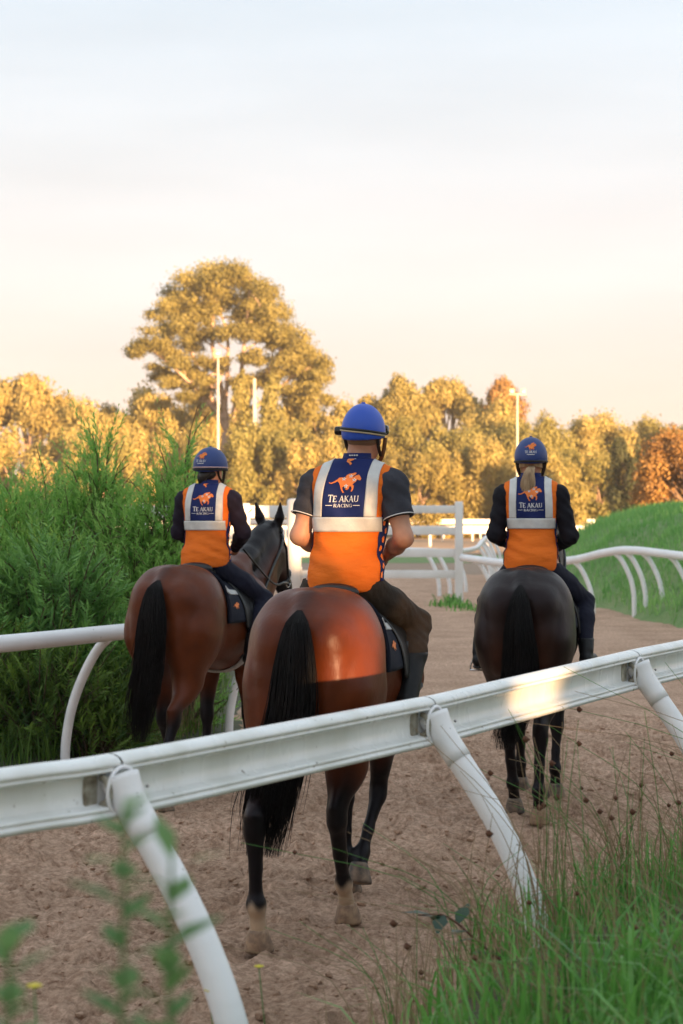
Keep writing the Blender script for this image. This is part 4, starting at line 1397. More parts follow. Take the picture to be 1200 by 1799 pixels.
    col = col * (1 - k) + black * k
    if 'warm' in S:                                                                     # lighter brown on inner thighs and flank
        w = (np.exp(-((z - 1.02) / .20) ** 2) * np.exp(-((np.abs(V[:, 0]) - .12) / .08) ** 2) * (V[:, 1] < .5))[:, None] * .8
        col = col * (1 - w) + np.array(S['warm']) * w
    for key, zs in S.get('socks', {}).items():
        hf = np.array(S[key][-1])
        m_ = (np.hypot(V[:, 0] - hf[0], V[:, 1] - hf[1]) < .17)
        w = (m_ * (1 - sstep(zs - .03, zs + .02, z + .015 * np.sin(V[:, 0] * 90))))[:, None]
        col = col * (1 - w) + sock * w
    col = np.hstack([col, np.ones((len(V), 1))])
    body = np_mesh("body", V, [Q], M['coat'], root, True, cols={'coat': col})
    # ---- hooves
    for key in ('LH', 'RH', 'LF', 'RF'):
        hoof_mesh(root, S[key][-1], S[key][-2], M['hoof'] if key in S.get('pale_hooves', ()) else M['hoof_dark'])
    for s in (-1, 1):
        b = MB(); c0 = H(s * .078, .155, .002)
        u_, v_ = np.meshgrid(np.linspace(0, 2 * math.pi, 10, endpoint=False), np.linspace(0.01, math.pi - .01, 7), indexing='ij')
        vv = np.stack([np.sin(v_) * np.cos(u_), np.sin(v_) * np.sin(u_), np.cos(v_)], -1).reshape(-1, 3) * .019 + c0
        q = [[i * 7 + j, ((i + 1) % 10) * 7 + j, ((i + 1) % 10) * 7 + j + 1, i * 7 + j + 1] for i in range(10) for j in range(6)]
        b.add(vv, q); b.build("eye", M['eye'], root)
    # ---- tail
    tp = np.array(S['tail'])                       # rows: x, y, z, halfwidth x, halfwidth y
    paths, ws = [], []
    for i in range(int(1.9 * S.get('tail_n', 620))):
        ang = rng.rand() * 2 * math.pi; rr = math.sqrt(rng.rand())
        cx, cy = rr * math.cos(ang), rr * math.sin(ang)
        end = min(1.0, 0.62 + .42 * rng.rand() ** .6) if rng.rand() < .75 else .35 + .4 * rng.rand()
        w_ = rng.uniform(-1, 1, 3)
        C5 = spline(tp, 15)
        t = np.linspace(0, end, 15)
        Cq = np.stack([np.interp(t, np.linspace(0, 1, 15), C5[:, j]) for j in range(5)], 1)
        wig = np.sin(t * (5 + 4 * w_[2]) + w_[0] * 3) * .022 * t
        p = np.stack([Cq[:, 0] + cx * Cq[:, 3] + wig, Cq[:, 1] + cy * Cq[:, 4] + wig * w_[1], Cq[:, 2]], 1)
        if rng.rand() < .16:
            p[:, 0] += t ** 2 * rng.uniform(-.09, .07); p[:, 2] += t ** 3 * rng.uniform(0, .10)
        paths.append(p); ws.append(rng.uniform(.0020, .0042))
    hair_strands("tail", paths, ws, M['hair'], root)
    # ---- mane
    paths, ws = [], []
    ms = S.get('mane_side', 1)
    for i in range(420):
        t = rng.rand()
        b0 = np.array([np.interp(t * 6, np.arange(7), U[:, j]) for j in range(3)])
        rad = np.interp(t * 6, np.arange(7), ru)
        ln = rng.uniform(.10, .20)
        pts = []
        for s_ in np.linspace(0, 1, 7):
            d = s_ * ln
            a = min(d / rad, 1.35)
            x = math.sin(a) * (rad + .008) * ms; zz = math.cos(a) * (rad + .008)
            extra = max(d - 1.35 * rad, 0)
            pts.append(b0 + (x + ms * extra * .22, rng.uniform(-.004, .004) + .02 * s_, zz - extra))
        paths.append(np.array(pts)); ws.append(rng.uniform(.004, .007))
    hair_strands("mane", paths, ws, M['hair'], root)
    # ---- saddle cloth, saddle, girth
    def rad_fn(y0, y1, a0, a1, skew=0.0):
        def fn(u, v):
            a = np.radians(a0 + (a1 - a0) * u); y = y0 + (y1 - y0) * v + skew * np.abs(np.sin(a))
            return np.stack([.55 * np.sin(a), y, 1.17 + .55 * np.cos(a)], 1)
        def dr(u, v):
            a = np.radians(a0 + (a1 - a0) * u)
            return np.stack([-np.sin(a), np.zeros_like(a), -np.cos(a)], 1)
        return fn, dr
    fn, dr = rad_fn(.57, 1.22, -88, 88)
    pad = sheet(fl, fn, 46, 24, dr, "saddle_cloth", M['pad'], root, .004, .020)
    fn, dr = rad_fn(.565, 1.0, 44, 51)
    sheet(fl, fn, 8, 22, dr, "reflective_strip", M['tape'], pad, .025, .004)
    fn, dr = rad_fn(.565, 1.0, -51, -44)
    sheet(fl, fn, 8, 22, dr, "reflective_strip", M['tape'], pad, .025, .004)
    def em_start(a_, b_):
        a = np.radians(66 - b_ * 100)
        return np.stack([.55 * np.sin(a), .70 + a_, 1.17 + .55 * np.cos(a)], 1)
    def em_dir(a_, b_):
        a = np.radians(66 - b_ * 100)
        return np.stack([-np.sin(a), 0 * a, -np.cos(a)], 1)
    decal(fl, logo_polys(0, 0, .13), em_start, em_dir, "emblem", M['orange_print'], pad, .029)
    sad = [ell((0, .88, 1.525), (.13, .26, .040), .04), ell((0, .655, 1.545), (.125, .045, .045), .05), ell((0, 1.09, 1.570), (.085, .07, .045), .05),
           cap((-.10, .85, 1.50), (-.14, .95, 1.44), .03, .03, .05), cap((.10, .85, 1.50), (.14, .95, 1.44), .03, .03, .05)]
    sf = Field(sad, .011)
    v, q = sf.mesh()
    saddle = np_mesh("saddle", v, [q], M['leather'], root)
    for s in (-1, 1):
        fn, dr = rad_fn(.84, 1.16, s * 28, s * 97)
        sheet(fl, fn, 20, 12, dr, "saddle_flap", M['leather'], saddle, .027, .008)
    fn, dr = rad_fn(1.03, 1.13, 84, 276)
    sheet(fl, fn, 50, 6, dr, "girth", M['fleece'] if S.get('white_girth') else M['leather'], root, .004, .016)
    # ---- bridle
    def strap(name, pts, w, m=None, rad=None):
        P = spline(np.array(pts), 18)
        b = MB(); b.tube(P, w, 6)
        return b.build(name, m or M['leather'], root)
    def ring(b_, ru_, rd_, n=16, cu=-.03):
        out = []
        for a in np.linspace(0, 2 * math.pi, n):
            out.append(H(ru_ * math.cos(a), b_, cu + rd_ * math.sin(a)))
        st = np.array(out)
        cen = H(0, b_, cu)
        return fl.drape(cen + (st - cen) * 2.2, cen - st, .006)
    b = MB(); b.tube(ring(.40, .09, .12, 24, -.06), .010, 6, sq=(1, 1.6)); b.build("noseband", M['leather'], root)
    b = MB(); b.tube(ring(.06, .11, .16, 26, -.04), .011, 6); b.build("throat_lash", M['leather'], root)
    bl = [H(s * .11, .02 + (0 if abs(s) < .9 else .0), .12 * (1 - abs(s))) for s in np.linspace(-1, 1, 14)]
    cen = H(0, .03, -.03)
    b = MB(); b.tube(fl.drape(cen + (np.array(bl) - cen) * 1.7, cen - np.array(bl), .007), .013, 6); b.build("headpiece", M['leather'], root)
    for s in (-1, 1):
        st = np.array([H(s * .2, t, -.01 - .07 * t / .42) for t in np.linspace(.03, .42, 12)])
        b = MB(); b.tube(fl.drape(st, -rg * s, .006), .009, 6); b.build("cheek_strap", M['leather'], root)
        p0 = fl.drape(np.array([H(s * .2, .43, -.10)]), -rg * s, .010)[0]
        a = np.linspace(0, 2 * math.pi, 15)
        b = MB(); b.tube(np.array([p0 + f * .034 * math.cos(t) + up * .034 * math.sin(t) for t in a]), .005, 6); b.build("bit_ring", M['metal'], root)
        st = np.array([H(s * .2, .19 + .0 * t, .035 - .0 * t) + rg * s * 0 for t in (0, 1)])
        hand = np.array(S['hands'][0 if s < 0 else 1], float)
        nk = np.array([s * .15 + poll[0] * .6, 1.72, 1.42])
        b = MB(); b.tube(spline([p0, lp(p0, nk, .6) + (s * .04, 0, 0), nk, hand], 20), .008, 6); b.build("rein", M['leather'], root)
        # stirrup leather and iron
        an = np.array(S['feet'][0 if s < 0 else 1], float)
        top_ = fl.drape(np.array([[s * .7, .98, 1.30]]), (-s, 0, 0), .035)[0]
        b = MB(); b.tube(np.array([top_, lp(top_, an, .5) + (s * .004, 0, 0), an + (0, 0, .085)]), .009, 6, sq=(1, 1.5)); b.build("stirrup_leather", M['leather'], root)
        b = MB()
        ring_ = [an + np.array((.060 * math.cos(t), 0, .0 + .090 * max(math.sin(t), 0))) for t in np.linspace(0, math.pi, 13)]
        b.tube(np.array(ring_), .006, 6)
        b.box(an + (0, 0, -.004), (.125, .045, .012), .003)
        b.build("stirrup_iron", M['metal'], root)
    return root, fl
# ------------------------------------------------------------------ riders
M['skin'] = mat("skin", (0.52, 0.275, 0.175), 0.5, (0.42, 0.19, 0.125), nscale=14, bump=0.05, bscale=200, spec=0.4)
M['orange_cloth'] = mat("orange_vest_cloth", (0.82, 0.175, 0.016), 0.75, (0.74, 0.15, 0.013), nscale=5, bump=0.55, bscale=9, spec=0.2, stretch=(1, 1, 2.4), bdist=.03)
M['navy_cloth'] = mat("navy_vest_cloth", (0.008, 0.017, 0.095), 0.7, (0.011, 0.021, 0.110), nscale=9, bump=0.25, bscale=14, spec=0.2, bdist=.02)
M['grey_cloth'] = mat("grey_shirt_cloth", (0.050, 0.051, 0.064), 0.85, (0.036, 0.037, 0.048), nscale=8, bump=0.5, bscale=13, spec=0.2, bdist=.03)
M['black_cloth'] = mat("black_long_sleeves", (0.006, 0.006, 0.010), 0.8, (0.009, 0.008, 0.013), nscale=8, bump=0.4, bscale=16, spec=0.2, bdist=.02)
M['plum_cloth'] = mat("dark_plum_sleeves", (0.018, 0.012, 0.025), 0.8, (0.014, 0.010, 0.02), nscale=8, bump=0.4, bscale=16, spec=0.2, bdist=.02)
M['brown_cloth'] = mat("dark_brown_trousers", (0.034, 0.022, 0.014), 0.8, (0.020, 0.014, 0.010), nscale=6, bump=0.7, bscale=11, spec=0.25, bdist=.03)
M['navy_breeches'] = mat("navy_breeches", (0.007, 0.008, 0.020), 0.75, (0.010, 0.011, 0.025), nscale=8, bump=0.4, bscale=14, spec=0.2, bdist=.02)
M['boot'] = mat("black_boot", (0.005, 0.005, 0.006), 0.45, (0.009, 0.009, 0.010), nscale=20, bump=0.15, bscale=60, spec=0.25)
M['helmet_blue'] = mat("bright_blue_helmet_silk", (0.020, 0.085, 0.52), 0.45, (0.018, 0.075, 0.46), nscale=4, bump=0.10, bscale=16, bdist=.02)
M['helmet_navy'] = mat("navy_helmet_silk", (0.016, 0.045, 0.20), 0.48, (0.014, 0.040, 0.17), nscale=4, bump=0.12, bscale=16, bdist=.02)
M['strap_black'] = mat("black_webbing", (0.012, 0.012, 0.013), 0.6)
M['strap_tan'] = mat("tan_elastic", (0.55, 0.46, 0.30), 0.7)
M['strap_pink'] = mat("pale_pink_band", (0.62, 0.42, 0.42), 0.7)
M['strap_brown'] = mat("brown_chin_strap", (0.16, 0.075, 0.03), 0.5)
M['blond'] = mat("blond_hair", (0.60, 0.43, 0.26), 0.45, (0.38, 0.25, 0.14), nscale=30, stretch=(1, 1, .2))
M['darkhair'] = mat("dark_hair", (0.012, 0.009, 0.008), 0.45)
M['lens'] = mat("black_goggle", (0.008, 0.008, 0.01), 0.12)

def hand_prims(w, f, inn, up, s):
    """fist closed on the rein: palm, four bent fingers, thumb; w wrist, f forward, inn towards the body's middle"""
    P = [cap(w, w + f * .025, .027, .029, .02), ell(w + f * .055, (.024, .043, .040), .02, np.stack([inn, f, up], 1))]
    ln = (.86, 1.0, .95, .75)
    for i in range(4):
        b = w + f * .085 + up * (.030 - .020 * i)
        l = ln[i] * s
        p1 = b + f * .024 * l + inn * .016 * l
        p2 = p1 + inn * .027 * l - f * .012 * l
        p3 = p2 - f * .023 * l - inn * .003 * l
        P += [cap(b - f * .02, p1, .0105, .0098, .006), cap(p1, p2, .0098, .0092, .004), cap(p2, p3, .0092, .0085, .004)]
    t0 = w + f * .035 + up * .032 + inn * .010
    t1 = t0 + f * .036 + up * .014 + inn * .012
    t2 = t1 + f * .026 - up * .004 + inn * .012
    P += [cap(t0, t1, .014, .0115, .010), cap(t1, t2, .0115, .0095, .005)]
    return P

def make_rider(S):
    rng = np.random.RandomState(S['seed'])
    hx = S['horse']
    h_loc, h_head = Vector((hx['loc'][0], hx['loc'][1], 0)), -R(hx['head'])
    seat = np.array([0, .84, 1.515])
    rot = Matrix.Rotation(h_head, 3, 'Z')
    root = empty("person", h_loc + rot @ Vector(seat), h_head)
    tag(root, S['label'], "person", "riders in orange and navy vests")
    sc = S['scale']; lx, ly = S['lean']; tw = R(S.get('twist', 0))
    def T(p):                                        # upper body: lean and twist above the hips
        x, y, z = p
        c, s = math.cos(tw), math.sin(tw)
        x, y = x * c + y * s, -x * s + y * c
        return np.array([x * sc + lx * z * sc, y * sc + ly * z * sc, z * sc])
    q = lambda *p: T(p)
    w = S.get('width', 1.0)
    torso = [ell(q(0, -.02, .10), np.array((.160, .125, .12)) * sc * np.array((S.get('hip', 1), 1, 1)), .05), ell(q(0, .0, .235), np.array((.142 * w, .105, .15)) * sc, .08),
             ell(q(0, .015, .41), np.array((.162 * w, .112, .19)) * sc, .08), cap(q(-.125 * w, .0, .525), q(.125 * w, .0, .525), .074 * sc, None, .06),
             cap(q(.05, -.005, .60), q(.15 * w, 0, .555), .048 * sc, .05 * sc, .05), cap(q(-.05, -.005, .60), q(-.15 * w, 0, .555), .048 * sc, .05 * sc, .05),
             ell(q(.075 * w, -.065, .44), np.array((.07, .05, .12)) * sc, .05), ell(q(-.075 * w, -.065, .44), np.array((.07, .05, .12)) * sc, .05)]
    neck = [cap(q(0, .0, .58), q(0, .045, .69), .060 * sc * S.get('neck', 1), .055 * sc * S.get('neck', 1), .03)]
    hyaw = R(S['hyaw']); cy, sy = math.cos(hyaw), math.sin(hyaw)
    hc = q(0, .055, .762) + np.array((S.get('hdx', 0), 0, 0))
    hd = S.get('hpitch', 0.0)
    def HD(x, y, z):                                 # head space -> rider space
        c_, s_ = math.cos(hd), math.sin(hd)
        y, z = y * c_ + z * s_, -y * s_ + z * c_
        return hc + np.array((x * cy + y * sy, -x * sy + y * cy, z)) * sc
    Rh = np.array([[cy, sy, 0], [-sy, cy, 0], [0, 0, 1]])
    head = [ell(HD(0, -.005, .015), np.array((.076, .098, .10)) * sc, .03, Rh), ell(HD(0, .03, -.06), np.array((.058, .068, .065)) * sc, .04, Rh),
            cap(HD(0, .088, -.085), HD(0, .075, -.095), .022 * sc, .026 * sc, .025), cap(HD(0, .098, .01), HD(0, .115, -.03), .010 * sc, .015 * sc, .012),
            cap(HD(-.018, .098, -.062), HD(.018, .098, -.062), .009 * sc, None, .008)]
    for s in (-1, 1):
        head.append(ell(HD(s * .078, -.005, -.015), np.array((.010, .020, .032)) * sc, .008, Rh))
    arms, shirt, hands = [], [], []
    for s, key in ((-1, 'armL'), (1, 'armR')):
        A = S[key]
        sh, el, wr = q(s * .180 * w, .0, .525), q(*A[0]), q(*A[1])
        shr = [cap(sh, lp(sh, el, .5), .062 * sc, .050 * sc, .04), cap(lp(sh, el, .5), el, .050 * sc, .042 * sc, .03)]
        fo = [cap(el, lp(el, wr, .35), .044 * sc, .044 * sc, .03), cap(lp(el, wr, .35), wr, .044 * sc, .028 * sc, .02)]
        arms += shr + fo
        f = wr - el; f /= np.linalg.norm(f)
        f2 = f * .7 + np.array((0, .6, 0)); f2 /= np.linalg.norm(f2)
        inn = np.array((-s * 1.0, 0, 0)); inn = inn - f2 * inn.dot(f2); inn /= np.linalg.norm(inn)
        up = np.cross(inn, f2) * (1 if np.cross(inn, f2)[2] > 0 else -1)
        hands.append((wr, f2, inn, up))
        arms += hand_prims(wr, f2, inn, up, 1.0)
        shirt.append((sh, el, wr))
    legs = []
    for s, key in ((-1, 'legL'), (1, 'legR')):
        kn, an = (np.array(p, float) for p in S[key])
        hip = np.array((s * .10, -.01, .030)) * sc
        legs += [cap(hip, lp(hip, kn, .5), .088 * sc, .076 * sc, .05), cap(lp(hip, kn, .5), kn, .076 * sc, .058 * sc, .03),
                 cap(kn, lp(kn, an, .35) + (0, -.015, 0), .058 * sc, .056 * sc, .03), cap(lp(kn, an, .35) + (0, -.015, 0), an, .056 * sc, .038 * sc, .03),
                 cap(an + (0, -.03, -.055), an + (s * .03, .15, -.065), .034 * sc, .028 * sc, .02)]
    fl = Field(torso + neck + head + arms + legs, .0085)
    v, qd = fl.mesh()
    np_mesh("body", v, [qd], M['skin'], root)
    # ---- trousers
    def fold_leg(X, Y, Z):
        a = S.get('folds', .004)
        return a * np.sin((Z * 1.0 + Y * .8 + np.abs(X) * .5) * 95 + 3 * np.sin(Y * 21 + X * 9)) * np.exp(-((Z + .15) / .22) ** 2)
    an_z = min(S['legL'][1][2], S['legR'][1][2])
    tr = Field([torso[0]] + legs[0:4] + legs[5:9], .010, inflate=S.get('baggy', .010), fold=fold_leg, clips=(lambda X, Y, Z: Z - (.055 + .30 * np.maximum(np.abs(X) - .10, 0)) * sc + 0 * Y, (0, 0, -1, -(an_z + S.get('hem_up', .06)))))
    v, qd = tr.mesh()
    np_mesh("trousers", v, [qd], S['trousers'], root)
    for k0 in (0, 1):
        bt = Field([legs[k0 * 5 + 3], legs[k0 * 5 + 4]] + ([legs[k0 * 5 + 2]] if S.get('boot_top', 0) > .2 else []), .008, inflate=S.get('boot_fat', .012), clips=((0, 0, 1, an_z + S.get('boot_top', .16)),))
        v, qd = bt.mesh()
        bo = np_mesh("boot", v, [qd], M['boot'], root)
        an = np.array(S['legL' if k0 == 0 else 'legR'][1]); s = -1 if k0 == 0 else 1
        b = MB(); b.tube(np.array([an + (0, -.065, -.098), an + (s * .015, .05, -.100), an + (s * .034, .185, -.098)]), np.array([.032, .036, .028]), 8, sq=(.3, 1.0)); b.build("sole", M['strap_black'], bo)
    # ---- shirt: sleeves under the vest
    for i, (sh, el, wr) in enumerate(shirt):
        d = el - sh; L_ = np.linalg.norm(d); d = d / L_
        if S['short_sleeve']:
            cut = sh + d * L_ * .62
            inn_ = sh + np.array(((.06 if i == 0 else -.06) * sc, 0, .0))
            sf = Field([cap(inn_, sh, .066 * sc, .062 * sc, .04), cap(sh, lp(sh, el, .8), .064 * sc, .060 * sc, .04)], .008, inflate=.014,
                       fold=lambda X, Y, Z: .003 * np.sin(Z * 80 + X * 50 + 2 * np.sin(Y * 30)), clips=((d[0], d[1], d[2], d.dot(cut)),))
            v, qd = sf.mesh()
            so = np_mesh("sleeve", v, [qd], S['shirt'], root)
            T_, N_, B_ = frames(np.array([sh, el]))
            ringp = []
            for a in np.linspace(0, 2 * math.pi, 25):
                ringp.append(cut + (N_[0] * math.cos(a) + B_[0] * math.sin(a)) * (.076 * sc + .001) - d * .004)
            b = MB(); b.tube(np.array(ringp), .0028, 5); b.build("cuff_piping", M['white_print'], so)
        else:
            d2 = wr - el; d2 = d2 / np.linalg.norm(d2)
            cw = d2.dot(wr) - .005
            inn_ = sh + np.array(((.07 if i == 0 else -.07) * sc, 0, .0))
            sf = Field([cap(inn_, sh, .070 * sc, .063 * sc, .04), cap(sh, lp(sh, el, .5), .063 * sc, .051 * sc, .04), cap(lp(sh, el, .5), el, .050 * sc, .043 * sc, .03),
                        cap(el, lp(el, wr, .35), .044 * sc, .044 * sc, .03), cap(lp(el, wr, .35), wr, .044 * sc, .028 * sc, .02)], .008, inflate=.011,
                       fold=lambda X, Y, Z: .0025 * np.sin(Z * 90 + X * 60 + 2 * np.sin(Y * 40)))
            v, qd = sf.mesh()
            np_mesh("sleeve", v, [qd], S['shirt'], root)
        if S.get('gloves'):
            wr_, f2, inn, up = hands[i]
            gf = Field(hand_prims(wr_, f2, inn, up, 1.0), .006, inflate=.003)
            v, qd = gf.mesh()
            np_mesh("glove", v, [qd], M['strap_black'], root)
    # ---- vest
    def fold_v(X, Y, Z):
        u = Z / sc
        return (.0055 * np.sin(u * 62 + X * 16 + 2.2 * np.sin(X * 13 + u * 5 + S['seed']) + S['seed'])) * (np.exp(-((u - .17) / .075) ** 2)) \
            + .003 * np.sin(X * 40 + u * 30) * np.exp(-((u - .40) / .2) ** 2)
    hem = S.get('hem', .055)
    vs = [ell(q(0, -.012, .08), np.array((.178, .150, .16)) * sc * np.array((S.get('hip', 1), 1, 1)), .05)] + torso[1:] + [cap(q(0, -.008, .55), q(0, .01, .635), .075 * sc, .062 * sc, .05)]
    vf = Field(vs, .009, inflate=.014, fold=fold_v, clips=((0, S.get('hem_tilt', .05), -1, -hem * sc), (0, -.12, 1, .652 * sc), (1, 0, 0, .183 * sc * w + lx * .5), (-1, 0, 0, .183 * sc * w - lx * .5)))
    v, qd = vf.mesh()
    vest = np_mesh("vest", v, [qd], M['orange_cloth'], root)
    # panels laid on the back: (a across, b up) -> rays from behind, wrapping over the shoulders
    B0 = .53
    def back_start(a, b):
        a, b = np.asarray(a, float), np.asarray(b, float)
        ph = np.clip((b - B0) / .155, 0, 1.9)
        out = np.stack([a, -.5 * np.cos(ph) + 0.0, np.minimum(b, B0) + .5 * np.sin(ph)], 1)
        return out
    def tf_pts(P):
        c, s = math.cos(tw), math.sin(tw)
        x, y, z = P[:, 0], P[:, 1], P[:, 2]
        x2, y2 = x * c + y * s, -x * s + y * c
        return np.stack([x2 * sc + lx * z * sc, y2 * sc + ly * z * sc, z * sc], 1)
    def bs(a, b): return tf_pts(back_start(a, b))
    def bd(a, b):
        a, b = np.asarray(a, float), np.asarray(b, float)
        P0 = back_start(a, b); P1 = np.stack([a, 0 * a, np.minimum(b, B0)], 1)
        return tf_pts(P1) - tf_pts(P0)
    def panel(fa, fb, nu, nv, name, m, off, parent=vest, th=.0015):
        return sheet(vf, lambda u, v_: bs(fa(u, v_), fb(u, v_)), nu, nv, lambda u, v_: bd(fa(u, v_), fb(u, v_)), name, m, parent, off, th)
    pz0 = .375; pzt = S.get('panel_top', .745)
    hw0, hw1 = .100 * w, .094 * w
    band0, band1 = .305, .375
    hwf = lambda t: hw0 + (hw1 - hw0) * sstep(.2, .7, t)
    bp = panel(lambda u, v_: (2 * u - 1) * hwf(v_), lambda u, v_: pz0 + (pzt - pz0) * v_, 26, 40, "back_panel", M['navy_cloth'], .0025)
    tw_ = .050 * w
    for s in (-1, 1):
        panel(lambda u, v_: s * (hwf(v_) + u * tw_), lambda u, v_: band1 + (.76 - band1) * v_, 8, 46, "reflective_strip", M['tape'], .004)
    panel(lambda u, v_: (2 * u - 1) * .166 * w, lambda u, v_: band0 + (band1 - band0) * v_ + 0 * u, 44, 8, "reflective_strip", M['tape'], .004)
    # side strips: navy with orange motifs
    for s in (-1, 1):
        def ss(u, v_):
            return tf_pts(np.stack([s * .5 + 0 * u, -.055 + .085 * u + .02 * (1 - v_), .07 + .37 * v_], 1))
        def sd(u, v_):
            return tf_pts(np.stack([-s + 0 * u, .02 + 0 * u, 0 * u], 1)) * 1.0
        sp = sheet(vf, ss, 10, 36, sd, "side_panel", M['navy_cloth'], vest, .003, .0015)
        mot = []
        for i in range(8):
            cz = .10 + i * .042; cyy = -.018 + .012 * ((i * 7) % 3 - 1)
            k_ = 5 + (i * 3) % 4
            r0 = .015 if i % 2 else .018
            mot.append([(cyy + r0 * math.cos(2 * math.pi * j / k_ + i) * (1 if j % 2 else .62), cz + r0 * math.sin(2 * math.pi * j / k_ + i)) for j in range(k_)])
        decal(vf, mot, lambda a, b: tf_pts(np.stack([s * .5 + 0 * a, a, b], 1)), tf_pts(np.array([[-s, .02, 0.0]]))[0], "side_motif", M['orange_print'], sp, .007)
    # emblem and words
    ec = (.0, .548); ew = .160
    decal(vf, logo_polys(ec[0] - .004, ec[1], ew), bs, bd, "emblem", M['orange_print'], bp, .0065)
    st = decal(vf, star_polys(ec[0] - .004, ec[1], ew), bs, bd, "star", M['white_print'], bp, .0078, cuts=0)
    sd_ = []
    for p in star_polys(ec[0] - .004, ec[1], ew):
        c_ = np.mean(p, 0); sd_.append([tuple(c_ + .0028 * np.array((math.cos(a), math.sin(a)))) for a in np.linspace(0, 2 * math.pi, 8, endpoint=False)])
    decal(vf, sd_, bs, bd, "star_centre", M['navy_cloth'], bp, .0088, cuts=0)
    decal(vf, text_polys("TE AKAU", -.076, .078, .447, .030, 1.16), bs, bd, "lettering", M['white_print'], bp, .0065)
    decal(vf, text_polys("RACING", -.046, .046, .422, .0165) + [_bar((-.086, .431), (-.052, .431), .0028), _bar((.052, .431), (.086, .431), .0028)],
          bs, bd, "lettering", M['white_print'], bp, .0065)
    decal(vf, [[(-.016, .692), (.016, .692), (.016, .680), (.002, .672), (-.012, .678), (.004, .668), (.012, .660), (.004, .650), (-.002, .660), (-.018, .670)]],
          bs, bd, "collar_emblem", M['orange_print'], bp, .0065)
    # collar
    ca_ = np.linspace(0, 2 * math.pi, 30)
    b = MB()
    cc0 = q(0, .005, .625); cc1 = q(0, .012, .684)
    rows = [cc0 + np.stack([.078 * sc * np.cos(ca_), .074 * sc * np.sin(ca_), .010 * np.sin(ca_) * 0], 1), lp(cc0, cc1, .55) + np.stack([.071 * sc * np.cos(ca_), .068 * sc * np.sin(ca_), 0 * ca_], 1),
            cc1 + np.stack([.067 * sc * np.cos(ca_), .063 * sc * np.sin(ca_), 0 * ca_], 1), cc1 + np.stack([.062 * sc * np.cos(ca_), .058 * sc * np.sin(ca_), 0 * ca_ - .002], 1),
            cc0 + np.stack([.060 * sc * np.cos(ca_), .056 * sc * np.sin(ca_), 0 * ca_], 1)]
    vv = np.vstack(rows); n = 30
    b.add(vv, [[r_ * n + j, r_ * n + j + 1, (r_ + 1) * n + j + 1, (r_ + 1) * n + j] for r_ in range(4) for j in range(n - 1)])
    col = b.build("collar", M['navy_cloth'], vest)
    if S.get('collar_print'):
        b = MB()
        for i in range(2):
            for j in range(4 - i):
                ang = R(-92 + (j - 1.5 + .5 * i) * 9)
                pr = lp(cc0, cc1, .80 - .32 * i) + np.array((.0735 * sc * math.cos(ang), .071 * sc * math.sin(ang), 0))
                b.box(pr, (.009, .002, .006))
        b.build("collar_print", M['white_print'], col)
    # arm-hole piping
    for s, (sh, el, wr) in zip((-1, 1), shirt):
        pr = []
        for a in np.linspace(0, 2 * math.pi, 33):
            pr.append(q(s * .5 * w, .0 + .082 * math.sin(a), .505 + .085 * math.cos(a)))
        pr = np.array(pr); tg = np.array([q(s * .12 * w, .0 + .055 * math.sin(a), .50 + .055 * math.cos(a)) for a in np.linspace(0, 2 * math.pi, 33)])
        pr = vf.drape(pr, tg - pr, .002)
        b = MB(); b.tube(pr, .006, 6); b.build("armhole_piping", M['navy_cloth'], vest)
    # ---- helmet
    hr = np.array(S['helmet_r']) * sc
    hcn = HD(0, -.012, .045)
    hf = Field([ell(hcn, hr, .0, Rh), ell(HD(0, -.012, .02), hr * np.array((.99, .99, .86)), .03, Rh)], .0075, clips=((0.0, .10, -1, -(hcn[2] - .052 * sc) + .10 * hcn[1]),))
    v, qd = hf.mesh()
    hel = np_mesh("helmet", v, [qd], S['helmet'], root)
    b = MB(); b.tube(np.array([hcn + (0, 0, hr[2] - .002), hcn + (0, 0, hr[2] + .006)]), np.array([.012, .008]), 10); b.build("button", S['helmet'], hel)
    def hring(z0, tilt, rad, m, name, a0=0, a1=360, n=48, off=.003, sq=None):
        aa = np.radians(np.linspace(a0, a1, n))
        st = np.stack([.3 * np.sin(aa), -.3 * np.cos(aa), 0 * aa], 1)
        st[:, 2] = z0 * sc + tilt * st[:, 0] + .0
        wx = np.stack([st[:, 0] * cy + st[:, 1] * sy, -st[:, 0] * sy + st[:, 1] * cy, st[:, 2]], 1)
        dr = -wx.copy(); dr[:, 2] = 0
        P = hf.drape(hcn + wx, dr, off)
        b = MB(); b.tube(P, rad, 6, sq=sq); return b.build(name, m, hel)
    for args in S['helmet_rings']:
        hring(*args)
    # goggles worn on the front of the helmet / chin harness
    if S.get('goggles'):
        for s in (-1, 1):
            p = HD(s * .045, .125, .04)
            b = MB(); b.box((0, 0, 0), (.075 * sc, .05, .05), .012, Rh); ob = b.build("goggles", M['lens'], hel); ob.location = p
        p = HD(-.128, .02, .035)
        b = MB(); b.box((0, 0, 0), (.050, .075, .042), .012, Rh); ob = b.build("goggle_frame", M['lens'], hel); ob.location = p
    for s in (-1, 1):
        pts = [HD(s * .098, .03, .0), HD(s * .090, .035, -.05), HD(s * .072, .045, -.10), HD(s * .04, .065, -.128), HD(0, .075, -.132)]
        b = MB(); b.tube(spline(pts, 14), .0085, 6, sq=(.5, 1.3)); b.build("chin_strap", S['strap'], hel)
        pts = [HD(s * .085, -.045, .0), HD(s * .080, -.02, -.05), HD(s * .074, .03, -.09)]
        b = MB(); b.tube(spline(pts, 10), .007, 6, sq=(.5, 1.3)); b.build("chin_strap", M['strap_black'], hel)
